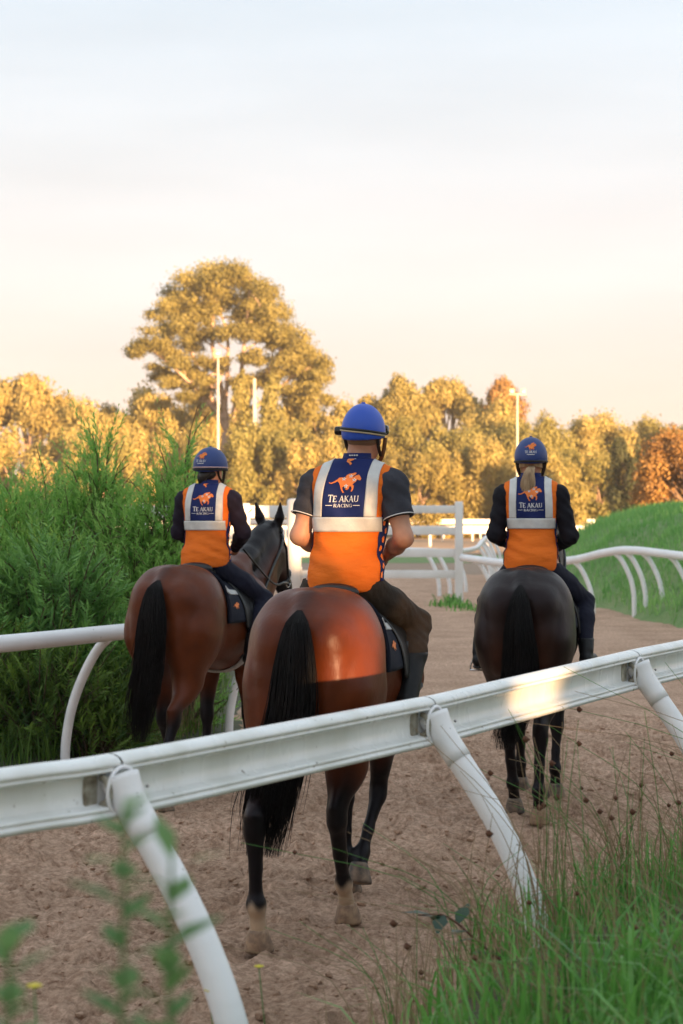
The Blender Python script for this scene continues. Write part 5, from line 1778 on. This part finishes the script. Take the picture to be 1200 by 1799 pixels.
    if S.get('helmet_print'):
        bz = hcn
        def hs(a, b_):
            x = np.asarray(a); z = np.asarray(b_)
            P = np.stack([x, -.35 + 0 * x, z], 1)
            return bz + np.stack([P[:, 0] * cy + P[:, 1] * sy, -P[:, 0] * sy + P[:, 1] * cy, P[:, 2]], 1) * 1.0
        dh = np.array((sy, cy, 0))
        decal(hf, logo_polys(0, .052, .075), hs, dh, "emblem", M['orange_print'], hel, .004)
        decal(hf, text_polys("TE AKAU", -.038, .040, .008, .016), hs, dh, "lettering", M['white_print'], hel, .004)
        decal(hf, [_bar((-.024, -.001), (.026, -.001), .004)], hs, dh, "lettering", M['white_print'], hel, .004)
    for s in (-1, 1):
        u_, v_ = np.meshgrid(np.linspace(0, 2 * math.pi, 8, endpoint=False), np.linspace(.01, math.pi - .01, 6), indexing='ij')
        vv = np.stack([np.sin(v_) * np.cos(u_), np.sin(v_) * np.sin(u_), np.cos(v_)], -1).reshape(-1, 3) * .012 + HD(s * .03, .085, .008)
        b = MB(); b.add(vv, [[i * 6 + j, ((i + 1) % 8) * 6 + j, ((i + 1) % 8) * 6 + j + 1, i * 6 + j + 1] for i in range(8) for j in range(5)]); b.build("eye", M['eye'], root)
    # ---- hair
    if S.get('ponytail') == 'blond':
        paths, ws = [], []
        for i in range(300):
            a = rng.rand() * 6.28; r_ = math.sqrt(rng.rand())
            x0, y0 = r_ * math.cos(a), r_ * math.sin(a)
            ctr = np.array([(0, -.085, -.03, .016), (.0, -.150, -.055, .028), (-.016, -.175, -.14, .046), (-.024, -.175, -.22, .040), (.004, -.165, -.31, .010)])
            Cq = spline(ctr, 14)
            t = np.linspace(0, 1, 14); e = .75 + .25 * rng.rand()
            Cq = np.stack([np.interp(t * e, t, Cq[:, j]) for j in range(4)], 1)
            ph = rng.rand() * 6
            p = np.array([HD(c[0] + x0 * c[3] + .006 * math.sin(9 * tt + ph * .25) , c[1] + y0 * c[3] * .45, c[2]) for c, tt in zip(Cq, t)])
            paths.append(p); ws.append(rng.uniform(.0022, .0040))
        hair_strands("ponytail", paths, ws, M['blond'], root)
        paths, ws = [], []
        for i in range(160):                                     # hair drawn back over the nape
            s = rng.choice([-1, 1]); z0 = rng.uniform(-.035, .01)
            p = spline([HD(s * .080, .0, z0 - .01), HD(s * .068, -.062, z0 - .005), HD(s * .012, -.098, -.03)], 8)
            paths.append(p); ws.append(rng.uniform(.003, .0045))
        hair_strands("hair", paths, ws, M['blond'], root)
    elif S.get('ponytail') == 'dark':
        hfm = Field([ell(HD(0, -.055, -.035), np.array((.068, .06, .05)) * sc, .02, Rh), ell(HD(-.012, -.095, -.06), np.array((.035, .028, .04)) * sc, .03, Rh)], .008)
        v, qd = hfm.mesh(); np_mesh("hair", v, [qd], M['darkhair'], root)
        paths, ws = [], []
        for i in range(160):
            x0 = rng.uniform(-1, 1)
            p = spline([HD(x0 * .06, -.085, -.02), HD(x0 * .045 - .01, -.110, -.06), HD(x0 * .03 - .015, -.105, -.10 - .03 * rng.rand())], 8)
            paths.append(p); ws.append(.004)
        hair_strands("ponytail", paths, ws, M['darkhair'], root)
    else:
        hfm = Field([ell(HD(0, -.022, -.005), np.array((.079, .086, .055)) * sc, .01, Rh)], .008)
        v, qd = hfm.mesh(); np_mesh("hair", v, [qd], mat("short_fair_hair", (0.22, 0.13, 0.075), 0.6), root)
    return root
# ------------------------------------------------------------------ the three horses and riders
def HP(hoof, kind, sx, **k):
    pass
def std_feet(seat, L, Rr):
    return [seat + np.array(L) + np.array((-.008, .055, -.108)), seat + np.array(Rr) + np.array((.008, .055, -.108))]
SEAT = np.array((0, .84, 1.515))
M_LEG = dict(L=((-.295, .30, -.16), (-.315, .02, -.53)), R=((.300, .31, -.15), (.300, .05, -.53)))
horse_mid = dict(seed=1, loc=(-.19, 8.78), head=13.5, label="bay horse with a lit rump and a white hind sock, nearest to the foreground rail",
    coat=(.100, .022, .0055), black_z=(.60, .86), poll=(-.26, 2.02, 1.64), hyaw=-14, hpitch=52, neck_dark=.7,
    LH=((-.155, -.16, .56), (-.15, -.15, .215), (-.153, -.10, 0)), RH=((.095, .32, .535), (.085, .50, .20), (.085, .585, 0)),
    LF=((-.14, 1.26, .95), (-.095, 1.30, .50), (-.085, 1.27, .19), (-.085, 1.33, 0)), RF=((.12, 1.28, .95), (.045, 1.44, .50), (-.005, 1.28, .215), (-.005, 1.225, .07)),
    socks=dict(LH=.215, RH=.20), pale_hooves=('LH', 'RH'),
    tail=[(0, .02, 1.49, .010, .012), (0, -.035, 1.42, .055, .04), (.0, -.075, 1.24, .088, .05), (-.01, -.09, 1.05, .100, .055), (-.05, -.10, .85, .108, .06), (-.10, -.11, .66, .115, .06), (-.13, -.11, .42, .080, .05)],
    tail_n=760)
horse_left = dict(seed=2, loc=(-1.20, 12.98), head=18, label="bright bay horse turned rightwards with pricked ears and a white girth",
    coat=(.105, .025, .0065), black_z=(.55, .74), poll=(.03, 2.04, 1.80), hyaw=6, hpitch=52, neck_dark=1.0, face_dark=.8,
    LH=((-.13, .40, .55), (-.115, .55, .20), (-.11, .62, 0)), RH=((.13, -.03, .60), (.105, -.16, .24), (.09, -.10, 0)),
    LF=((-.14, 1.26, .95), (-.15, 1.24, .50), (-.14, 1.22, .2), (-.14, 1.27, 0)), RF=((.13, 1.28, .95), (.10, 1.40, .50), (.10, 1.42, .2), (.10, 1.48, 0)),
    pale_hooves=('LH', 'LF', 'RF'), white_girth=True,
    tail=[(0, .02, 1.485, .010, .012), (-.005, -.04, 1.42, .055, .045), (.0, -.085, 1.24, .092, .055), (-.01, -.10, 1.05, .095, .055), (-.03, -.11, .85, .095, .055), (-.06, -.11, .66, .085, .05), (-.09, -.10, .44, .05, .04)],
    tail_n=620)
horse_right = dict(seed=3, loc=(1.10, 12.25), head=10.5, label="nearly black horse with a plain dark rump, on the right behind the rail",
    coat=(.013, .0062, .0050), warm=(.055, .017, .007), black_z=(.55, .95), poll=(0, 2.05, 1.78), hyaw=0, hpitch=48, neck_dark=.8,
    LH=((-.11, .36, .55), (-.09, .45, .20), (-.085, .52, 0)), RH=((.12, .06, .565), (.11, .03, .215), (.108, .10, 0)),
    LF=((-.14, 1.26, .95), (-.13, 1.42, .52), (-.14, 1.50, .2), (-.14, 1.56, 0)), RF=((.13, 1.28, .95), (.13, 1.26, .50), (.12, 1.22, .2), (.12, 1.28, 0)),
    pale_hooves=('RH',),
    tail=[(0, .02, 1.48, .010, .012), (0, -.035, 1.40, .052, .04), (0, -.08, 1.22, .088, .05), (.01, -.09, 1.04, .105, .055), (.0, -.10, .85, .11, .055), (-.04, -.11, .66, .10, .05), (-.075, -.11, .48, .06, .04)],
    tail_n=620)
def rider_feet(sp):
    return std_feet(SEAT, sp['legL'][1], sp['legR'][1])
rider_mid = dict(seed=1, horse=horse_mid, label="broad man in a bright blue helmet and short grey sleeves riding the nearest bay", scale=1.0, width=1.06, lean=(.085, .07), twist=5,
    hyaw=6, hdx=.012, neck=1.08, armL=((-.235, -.045, .285), (-.17, .23, .19)), armR=((.285, -.02, .275), (.10, .26, .17)), gloves=True,
    legL=M_LEG['L'], legR=M_LEG['R'], baggy=.013, folds=.003, hem_up=.06, boot_top=.25, boot_fat=.016, short_sleeve=True, shirt=M['grey_cloth'], trousers=M['brown_cloth'],
    hem=.028, hem_tilt=.10, helmet=M['helmet_blue'], helmet_r=(.098, .128, .120), strap=M['strap_brown'], goggles=True, collar_print=True,
    helmet_rings=[(-.022, -.05, .0045, M['strap_tan'], 'goggle_strap', -100, 100, 48, .003, (1.0, 1.0)), (-.012, -.05, .006, M['strap_black'], 'goggle_strap', -100, 100, 48, .004, (1.0, 1.0))])
rider_left = dict(seed=4, horse=horse_left, label="rider in a navy helmet with a pink band and dark hair knot, beside the bushes", scale=.92, width=.98, lean=(.02, .05), twist=-6,
    hyaw=10, hdx=.0, neck=.95, armL=((-.235, .04, .29), (-.12, .30, .20)), armR=((.265, .06, .29), (.14, .32, .17)),
    legL=((-.31, .28, -.20), (-.32, .0, -.545)), legR=((.325, .29, -.20), (.325, .01, -.545)), baggy=.006, folds=.002, hem_up=.05, boot_top=.12, short_sleeve=False, shirt=M['plum_cloth'], trousers=M['navy_breeches'],
    hem=.035, hem_tilt=.06, helmet=M['helmet_navy'], helmet_r=(.118, .138, .126), strap=M['strap_black'], ponytail='dark', helmet_print=True, 
    helmet_rings=[(-.030, -.0, .0065, M['strap_pink'], 'helmet_band', -115, 115, 48, .003, (.7, 1.0)), (-.046, .0, .0075, M['strap_black'], 'helmet_rim', -150, 150, 48, .001, (1, 1))])
rider_right = dict(seed=7, horse=horse_right, label="fair haired woman with a long ponytail and black sleeves riding the nearly black horse", scale=.97, width=.98, lean=(-.02, .06), twist=-3,
    hyaw=-4, hdx=.0, neck=.92, armL=((-.245, -.02, .265), (-.13, .28, .19)), armR=((.258, -.01, .255), (.14, .28, .17)),
    legL=((-.325, .26, -.20), (-.350, .02, -.52)), legR=((.325, .27, -.19), (.350, .03, -.50)), baggy=.007, folds=.002, hem_up=.03, boot_top=.10, short_sleeve=False, shirt=M['black_cloth'], trousers=M['navy_breeches'],
    hem=.025, hem_tilt=.06, helmet=M['helmet_navy'], helmet_r=(.106, .130, .122), strap=M['strap_black'], ponytail='blond', helmet_print=True,
    helmet_rings=[(-.046, .0, .0075, M['strap_black'], 'helmet_rim', -150, 150, 48, .001, (1, 1))])
for hs_, rd in ((horse_mid, rider_mid), (horse_left, rider_left), (horse_right, rider_right)):
    hs_['feet'] = rider_feet(rd)
    hs_['hands'] = [SEAT + np.array(rd['armL'][1]) * rd['scale'] + (0, .10, .0), SEAT + np.array(rd['armR'][1]) * rd['scale'] + (0, .10, .0)]
    make_horse(hs_)
    make_rider(rd)
# ------------------------------------------------------------------ bushes on the left
M['leaf_bush'] = leaf_mat("bright_narrow_leaves", (.13, .35, .06), (.40, .64, .16), trans=.5, rough=.5, spec=.35)
M['leaf_blue'] = leaf_mat("bluish_leaves", (.075, .21, .05), (.22, .43, .095), trans=.3, rough=.5, spec=.35)
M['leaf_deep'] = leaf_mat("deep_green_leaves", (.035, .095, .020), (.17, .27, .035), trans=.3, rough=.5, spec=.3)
M['twig'] = mat("brown_twig", (.11, .075, .04), .85)

def shoot_leaves(base, direc, length, nl, leaf_l, leaf_w, rng, open_=.55, flat=False):
    """leaf positions/directions up one leafy shoot"""
    d = direc / np.linalg.norm(direc)
    t = np.linspace(.05, 1, nl)
    side = np.cross(d, rng.normal(size=3)); side /= np.linalg.norm(side)
    bend = rng.normal(size=3) * .12 * length
    P = base + d * length * t[:, None] + bend * (t ** 2)[:, None]
    if flat:
        ang = np.where(np.arange(nl) % 2 == 0, 0, math.pi) + rng.normal(0, .25, nl)
    else:
        ang = np.arange(nl) * 2.4 + rng.rand() * 6
    s2 = np.cross(d, side)
    R_ = np.cos(ang)[:, None] * side + np.sin(ang)[:, None] * s2
    D = d * (1 - open_ * .6) + R_ * open_ + rng.normal(0, .12, (nl, 3))
    sz = leaf_l * (1.05 - .45 * t) * rng.uniform(.75, 1.2, nl)
    return P, D, R_, sz

def bush(name, label, x, y, spec, leafm, seed, group=None):
    """spec: list of (dx,dy,height,spread,n_shoots) stems bundles; grows stems, side shoots, single leaves"""
    rg = np.random.RandomState(seed)
    root = empty(name, (x, y, 0)); tag(root, label, "bush", group)
    PP, DD, NN, LL, WW, TT = [], [], [], [], [], []
    mb = MB()
    for (dx, dy, h, spread, n, ll, lw, nl, op, flat) in spec:
        for i in range(n):
            a = rg.rand() * 6.28; r = math.sqrt(rg.rand())
            u = rg.rand() ** .65
            z = h * (.10 + .90 * u)
            wid = spread * (1 - .30 * u ** 3)
            c = np.array((dx + wid * r * math.cos(a), dy + wid * .8 * r * math.sin(a), z * (1 - .22 * r * r) - .12))
            out = np.array((math.cos(a) * r * 1.2, math.sin(a) * r * 1.2, .75 + .5 * u)) + rg.normal(0, .38, 3)
            ln = rg.uniform(.18, .42) * (.8 + .3 * h / 2)
            P, D, N_, sz = shoot_leaves(c, out, ln, nl, ll, lw, rg, op, flat)
            PP.append(P); DD.append(D); NN.append(N_); LL.append(sz); WW.append(sz * lw)
            TT.append(np.clip(rg.normal(.45, .2) + rg.normal(0, .12, nl) + .25 * np.linspace(0, 1, nl), 0, 1))
            if i % 5 == 0:
                o = np.array((dx + .3 * (c[0] - dx), dy + .3 * (c[1] - dy), 0.02))
                mb.tube(spline([o, lp(o, c, .5) + (0, 0, .1), c, c + out / np.linalg.norm(out) * ln], 7), np.linspace(.013, .003, 7), 4, False)
    P = np.vstack(PP); D = np.vstack(DD); N_ = np.vstack(NN); Ls = np.concatenate(LL); Ws = np.concatenate(WW); Ts = np.concatenate(TT)
    V, q = leaves(P, D, N_, Ls, Ws, rg)
    np_mesh("foliage", V, [q], leafm, root, False, attrs={'tint': np.repeat(Ts, 6)})
    mb.build("stems", M['twig'], root)
    return root
# (dx, dy, height, spread, shoots, leaf length, leaf width ratio, leaves per shoot, opening, flat)
bush("leafy_shrub", "tall bright green narrow leaved shrub with upright tips, left of the left rider", *at(150, 17.6),
     [(-.55, 0, 2.15, .50, 420, .078, .22, 24, .5, False), (.05, .1, 2.45, .40, 400, .078, .22, 24, .5, False), (.12, 0, 2.78, .20, 170, .078, .22, 26, .5, False), (-.2, -.2, 2.0, .55, 400, .078, .22, 22, .5, False)], M['leaf_bush'], 1)
bush("leafy_shrub", "bright green shrub right behind the left rider's back", *at(285, 17.2),
     [(0, 0, 2.30, .34, 400, .076, .22, 24, .5, False), (.16, .1, 2.62, .20, 190, .076, .22, 26, .5, False), (-.3, -.1, 2.05, .38, 300, .076, .22, 22, .5, False), (.1, -.2, 1.8, .42, 300, .076, .22, 22, .5, False)], M['leaf_bush'], 2)
bush("leafy_shrub", "bright green shrub at the left picture edge behind the bluish bush", *at(10, 18.0),
     [(-.1, 0, 2.25, .55, 440, .078, .22, 24, .5, False), (-.9, .1, 2.4, .6, 300, .078, .22, 22, .5, False), (.35, .1, 2.35, .3, 220, .078, .22, 24, .5, False)], M['leaf_bush'], 3)
bush("leafy_bush", "bluish green bush with broad leaf sprays above the left pipe rail", *at(85, 15.9),
     [(0, 0, 1.72, .62, 420, .105, .22, 20, .62, True), (-.5, -.05, 1.60, .45, 280, .105, .22, 20, .62, True), (.33, -.15, 1.22, .36, 240, .11, .21, 20, .66, True)], M['leaf_blue'], 4)
bush("leafy_bush", "dark green bush below and behind the left pipe rail", *at(70, 15.3),
     [(0, .05, .95, .60, 420, .085, .2, 18, .6, True), (-.55, 0, 1.0, .5, 320, .085, .2, 18, .6, True), (.42, .0, .72, .34, 260, .085, .2, 18, .6, True)], M['leaf_deep'], 5)
bush("leafy_bush", "small yellowish green bush beside the left horse's tail", *at(205, 15.6),
     [(0, 0, .85, .30, 200, .075, .2, 18, .6, True), (.12, .2, .6, .3, 160, .06, .2, 16, .6, False)], M['leaf_deep'], 6)

# ------------------------------------------------------------------ grass
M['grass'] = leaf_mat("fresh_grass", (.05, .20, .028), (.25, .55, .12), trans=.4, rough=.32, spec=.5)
M['grass_far'] = leaf_mat("mound_grass", (.14, .36, .09), (.34, .58, .18), trans=.35, rough=.6, spec=.2)
M['straw'] = leaf_mat("dry_straw", (.26, .17, .09), (.40, .29, .17), trans=.2, rough=.7)
M['seed'] = mat("brown_seed_head", (.085, .026, .014), .85, (.15, .06, .025), nscale=300, bump=.6, bscale=400)
M['weed'] = leaf_mat("pale_green_weed", (.13, .27, .09), (.22, .38, .14), trans=.45, rough=.6)
M['yellow'] = mat("yellow_petals", (.75, .62, .05), .6)

def blades(P, h, w, rng, lean=.5, dirb=None):
    n = len(P)
    a = rng.rand(n) * 6.28
    L_ = np.stack([np.cos(a), np.sin(a), 0 * a], 1)
    if dirb is not None: L_ = L_ + np.array(dirb)
    b = rng.rand(n) * 6.28
    S = np.stack([np.cos(b), np.sin(b), 0 * b], 1) * (w / 2)[:, None]
    k = (lean * rng.rand(n) ** 1.3)[:, None] * h[:, None]
    up = np.array([0, 0, 1.0])
    r = [P, P + up * (h * .45)[:, None] + L_ * k * .22, P + up * (h * .8)[:, None] + L_ * k * .62, P + up * (h * (1 - .25 * rng.rand(n)))[:, None] + L_ * k * 1.15]
    ww = (1, .9, .6, .08)
    V = np.stack([v for rr, f in zip(r, ww) for v in (rr - S * f, rr + S * f)], 1).reshape(-1, 3)
    i = np.arange(n)[:, None] * 8
    q = np.concatenate([i + np.array([[0, 1, 3, 2]]), i + np.array([[2, 3, 5, 4]]), i + np.array([[4, 5, 7, 6]])])
    return V, q
def scatter(n, x0, x1, y0, y1, prob, rng):
    x = rng.uniform(x0, x1, n); y = rng.uniform(y0, y1, n)
    k = rng.rand(n) < prob(x, y)
    return x[k], y[k]
rng = np.random.RandomState(21)
def grass_patch(name, x, y, zf, h0, h1, w, m, lean=.6, clump=2.0, dirb=None):
    z = zf(x, y)
    hm = (.55 + .9 * (fbm(x * clump, y * clump, 3, 61) + .5))
    h = rng.uniform(h0, h1, len(x)) * hm
    V, q = blades(np.stack([x, y, z - .02], 1), h, w * rng.uniform(.6, 1.3, len(x)), rng, lean, dirb)
    t = np.clip(.45 + 1.1 * fbm(x * .9, y * .9, 3, 71) + rng.normal(0, .18, len(x)), 0, 1)
    o = np_mesh(name, V, [q], m, None, True, attrs={'tint': np.repeat(t, 8)}); o['kind'] = 'stuff'
    return o
# on the bank in front
x, y = scatter(40000, -1.0, 4.6, 2.2, 12.5, lambda x, y: sstep(.10, .42, bank(x, y)) * (.25 + .75 * sstep(-.28, .12, fbm(x * 1.6, y * 1.6, 3, 5))), rng)
grass_patch("bank_grass", x, y, bank_z, .08, .30, .0075, M['grass'], .75, 1.8)
x, y = scatter(15000, -1.0, 4.0, 3.0, 9.5, lambda x, y: sstep(.02, .3, bank(x, y)) * .5, rng)
grass_patch("straw_grass", x, y, bank_z, .15, .45, .0032, M['straw'], 1.0, 1.8, (-.5, 0, 0))
x, y = scatter(5200, -.3, 3.2, 2.4, 5.4, lambda x, y: sstep(.15, .42, bank(x, y)) * .8, rng)
grass_patch("broad_grass", x, y, bank_z, .14, .36, .014, M['grass'], 1.0, 1.8)
# on the mound
x, y = scatter(90000, 4.2, 22, 24, 70, lambda x, y: sstep(.03, .12, mound(x, y)) * np.clip(2200 / (y ** 2), .15, 1) * (.3 + .7 * sstep(-.2, .1, fbm(x, y, 3, 9))), rng)
grass_patch("mound_grass", x, y, mound_z, .12, .34, .022, M['grass_far'], .8, .9)
# verge on the left, under the bushes and behind the left horse
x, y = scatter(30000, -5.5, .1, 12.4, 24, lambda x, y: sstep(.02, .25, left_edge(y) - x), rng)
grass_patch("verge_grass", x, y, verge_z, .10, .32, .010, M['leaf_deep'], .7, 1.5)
x, y = scatter(2600, -1.95, -1.2, 14.6, 17.5, lambda x, y: sstep(.1, .4, left_edge(y) - x), rng)
grass_patch("dry_verge_grass", x, y, verge_z, .35, .75, .006, M['straw'], .5, 1.5)
# tufts by the gate
for k, (px, d, nn, hh) in enumerate(((796, 42.2, 70, .30), (812, 40.5, 60, .22), (775, 41.5, 30, .18), (842, 39.5, 80, .12))):
    cx, cy = at(px, d)
    x = cx + rng.normal(0, .14 + .1 * (k == 3), nn); y = cy + rng.normal(0, .2, nn)
    V, q = blades(np.stack([x, y, 0 * x], 1), rng.uniform(.4, 1, nn) * hh, np.full(nn, .03), rng, .7)
    o = np_mesh("grass_tuft", V, [q], M['grass'], None, True, attrs={'tint': np.repeat(rng.rand(nn), 8)})
    o['kind'] = 'stuff'; tag(o, ("tallest green grass tuft at the foot of the gate's right post", "low green tuft just in front of the gate's right post", "small green tuft left of the gate's right post", "wide bluish tuft between the gate and the dark horse")[k])

# ------------------------------------------------------------------ rushes with brown seed heads
def ball(r, n=7, m=5):
    u_, v_ = np.meshgrid(np.linspace(0, 2 * math.pi, n, endpoint=False), np.linspace(.15, math.pi - .15, m), indexing='ij')
    V = np.stack([np.sin(v_) * np.cos(u_), np.sin(v_) * np.sin(u_), np.cos(v_)], -1).reshape(-1, 3) * r
    q = [[i * m + j, i * m + j + 1, ((i + 1) % n) * m + j + 1, ((i + 1) % n) * m + j] for i in range(n) for j in range(m - 1)]
    return V, q
_bv, _bq = ball(.0105)
_bv = _bv * (1 + .12 * np.random.RandomState(1).normal(size=_bv.shape))
seed_me = None
def rush(x, y, n_st, heads, label, rg, tall=(.45, .85), spread=.55, dirb=(-.1, 0)):
    global seed_me
    z0 = float(bank_z(np.array([x]), np.array([y]))[0])
    root = empty("rush_tuft", (x, y, z0)); tag(root, label, "rush", "rush tufts on the bank")
    g, s = MB(), MB()
    for i in range(n_st):
        a = rg.rand() * 6.28; L_ = rg.uniform(*tall); k = spread * rg.rand() ** .8 * L_
        b0 = np.array((rg.normal(0, .05), rg.normal(0, .05), -.02))
        d = np.array((math.cos(a) + dirb[0] * 2, math.sin(a) + dirb[1] * 2, 0))
        p = spline([b0, b0 + (0, 0, L_ * .5) + d * k * .25, b0 + np.array((0, 0, L_ * (1 - .35 * k / L_))) + d * k], 8)
        (g if i % 3 == 0 else s).tube(p, np.linspace(.0020, .0008, 8), 4, False)
        if i < heads:
            if seed_me is None:
                b = MB(); b.add(_bv, _bq); o = b.build("seed_head", M['seed'], root); seed_me = o.data
            else:
                o = bpy.data.objects.new("seed_head", seed_me); C.objects.link(o); o.parent = root
            o.location = Vector(p[6] + (0, 0, .004)); o.scale = (1, 1, .9); 
            f = rg.uniform(.7, 1.15); o.scale = (f, f, f * .9)
    st = g.build("stems", M['grass'], root); 
    me = st.data; at_ = me.attributes.new('tint', 'FLOAT', 'POINT'); at_.data.foreach_set("value", np.full(len(me.vertices), .3, dtype=np.float32))
    st = s.build("dry_stems", M['straw'], root)
    me = st.data; at_ = me.attributes.new('tint', 'FLOAT', 'POINT'); at_.data.foreach_set("value", np.full(len(me.vertices), .6, dtype=np.float32))
rg = np.random.RandomState(4)
for (x, y, n, hd, lab, tl, sp) in (
    (.44, 6.05, 34, 5, "rush tuft left of the middle post's foot, reaching over the sand", (.35, .62), 1.1),
    (.66, 6.25, 30, 5, "rush tuft growing against the middle curved post", (.45, .85), .45),
    (.95, 6.7, 34, 9, "rush tuft right of the middle post below the dark horse's hooves", (.40, .75), .7),
    (1.25, 7.1, 34, 9, "rush tuft on the bank crest halfway to the right picture edge", (.40, .80), .8),
    (1.62, 7.6, 34, 8, "tall rush tuft at the right picture edge under the rail", (.5, 1.0), .9),
    (.62, 5.2, 26, 3, "rush tuft low on the bank, in the middle of the grass", (.25, .45), .8),
    (1.1, 5.6, 24, 4, "rush tuft in the grass at the lower right", (.30, .5), .8),
    (.18, 5.9, 22, 3, "thin straw coloured rush tuft nearest the sand, right of the front post", (.30, .5), 1.2)):
    rush(x, y, n, hd, lab, rg, tl, sp, (-.22, 0))

# tall loose weeds close to the lens, yellow flowers, bramble twig
def weed(x, y, h, label, rg, n=26, ll=.055, lw=.42, name="tall_weed", cat="weed", m=None, drift=(0, 0)):
    z0 = float(bank_z(np.array([x]), np.array([y]))[0])
    root = empty(name, (x, y, z0)); tag(root, label, cat)
    p = spline([(0, 0, -.02), (drift[0] * .4, drift[1] * .4, h * .5), (drift[0], drift[1], h)], 24)
    b = MB(); b.tube(p, np.linspace(.004, .0018, 24), 5, False); st = b.build("stem", m or M['weed'], root)
    at_ = st.data.attributes.new('tint', 'FLOAT', 'POINT'); at_.data.foreach_set("value", np.full(len(st.data.vertices), .4, dtype=np.float32))
    t = np.linspace(.15, 1, n); P = np.stack([np.interp(t, np.linspace(0, 1, 24), p[:, j]) for j in range(3)], 1)
    a = np.arange(n) * 2.4
    D = np.stack([np.cos(a), np.sin(a), .55 + 0 * a], 1) + rg.normal(0, .15, (n, 3))
    N_ = np.tile((0, 0, 1.0), (n, 1))
    V, q = leaves(P, D, N_, ll * rg.uniform(.6, 1.2, n), ll * lw * rg.uniform(.7, 1.2, n), rg)
    np_mesh("leaves", V, [q], m or M['weed'], root, False, attrs={'tint': np.repeat(rg.rand(n), 6)})
    return root, p
weed(*at(195, 1.75), 1.9 - 515 * 1.75 / 3500 - float(bank_z(np.array([at(195, 1.75)[0]]), np.array([1.75]))[0]), "blurred pale green weed in front of the foremost post's top", rg, 80, .048, .55, drift=(.012, 0))
weed(*at(272, 1.8), 1.9 - 600 * 1.8 / 3500 - float(bank_z(np.array([at(272, 1.8)[0]]), np.array([1.8]))[0]), "shorter blurred green weed left of the foremost post", rg, 70, .048, .55, drift=(.015, 0))
weed(*at(15, 1.7), 1.9 - 745 * 1.7 / 3500 - float(bank_z(np.array([at(15, 1.7)[0]]), np.array([1.7]))[0]), "blurred green weed in the lower left corner", rg, 80, .045, .6)
for (px, py, d, lab) in ((455, 1700, 5.4, "small yellow flower right of the foremost post's foot"), (368, 1742, 5.0, "small yellow flower left of the foremost post's foot"), (60, 1735, 3.4, "pair of yellow flowers in the lower left corner")):
    x, y = at(px, d); zt = CAM_H + .0 - (py - 905) * d / F_PX
    z0 = float(bank_z(np.array([x]), np.array([y]))[0])
    z0 = max(z0, 0)
    root = empty("wildflower", (x, y, z0)); tag(root, lab, "flower")
    b = MB(); b.tube(spline([(0, 0, -.02), (.02, 0, (zt - z0) * .5), (0, 0, zt - z0)], 8), .0018, 5); st = b.build("stem", M['weed'], root)
    at_ = st.data.attributes.new('tint', 'FLOAT', 'POINT'); at_.data.foreach_set("value", np.full(len(st.data.vertices), .4, dtype=np.float32))
    for k in range(4):
        b = MB(); a = k * 1.57; c = np.array((math.cos(a) * .007, math.sin(a) * .007, zt - z0 + .003))
        v_, q_ = ball(.007); b.add(v_ * (1, 1, .45) + c, q_); b.build("petal", M['yellow'], root)
# bramble twig with dark leaves left of the middle post
x, y = .30, 6.1
z0 = float(bank_z(np.array([x]), np.array([y]))[0])
M['bramble'] = leaf_mat("dark_bramble_leaves", (.012, .045, .022), (.035, .085, .04), trans=.2, rough=.35, spec=.5)
root = empty("bramble", (x + .22, y - .1, z0)); tag(root, "arching bramble twig with dark glossy leaves left of the middle post", "bramble")
p = spline([(.14, 0, .0), (.05, 0, .12), (-.08, 0, .22), (-.20, 0, .32), (-.29, .0, .325)], 20)
b = MB(); b.tube(p, np.linspace(.006, .002, 20), 6); b.build("stem", mat("reddish_stem", (.14, .05, .03), .7), root)
for k in range(11):
    i = 7 + k; i = min(i, 19)
    a = k * 2.2
    D = np.array([[math.cos(a) * .8 - .4, math.sin(a) * .6, .35 * math.sin(k * 1.3)]])
    V, q = leaves(np.array([p[i]]), D, np.array([[0, 0, 1.0]]), np.array([.085]), np.array([.050]), rg)
    np_mesh("leaf", V, [q], M['bramble'], root, True, attrs={'tint': np.full(6, rg.rand())})

# ------------------------------------------------------------------ thin morning haze over the course
hm, hn, hl, hb = mat_new("morning_haze")
hn.remove(hb)
pv = hn.new("ShaderNodeVolumePrincipled")
pv.inputs["Color"].default_value = (.95, .93, .92, 1)
pv.inputs["Density"].default_value = 0.00028
pv.inputs["Anisotropy"].default_value = 0.0
hl.new(pv.outputs[0], hn["Material Output"].inputs["Volume"])
b = MB(); b.box((0, 900, 14), (3300, 3100, 32))
hz = b.build("haze", hm, None, False); hz['kind'] = 'stuff'
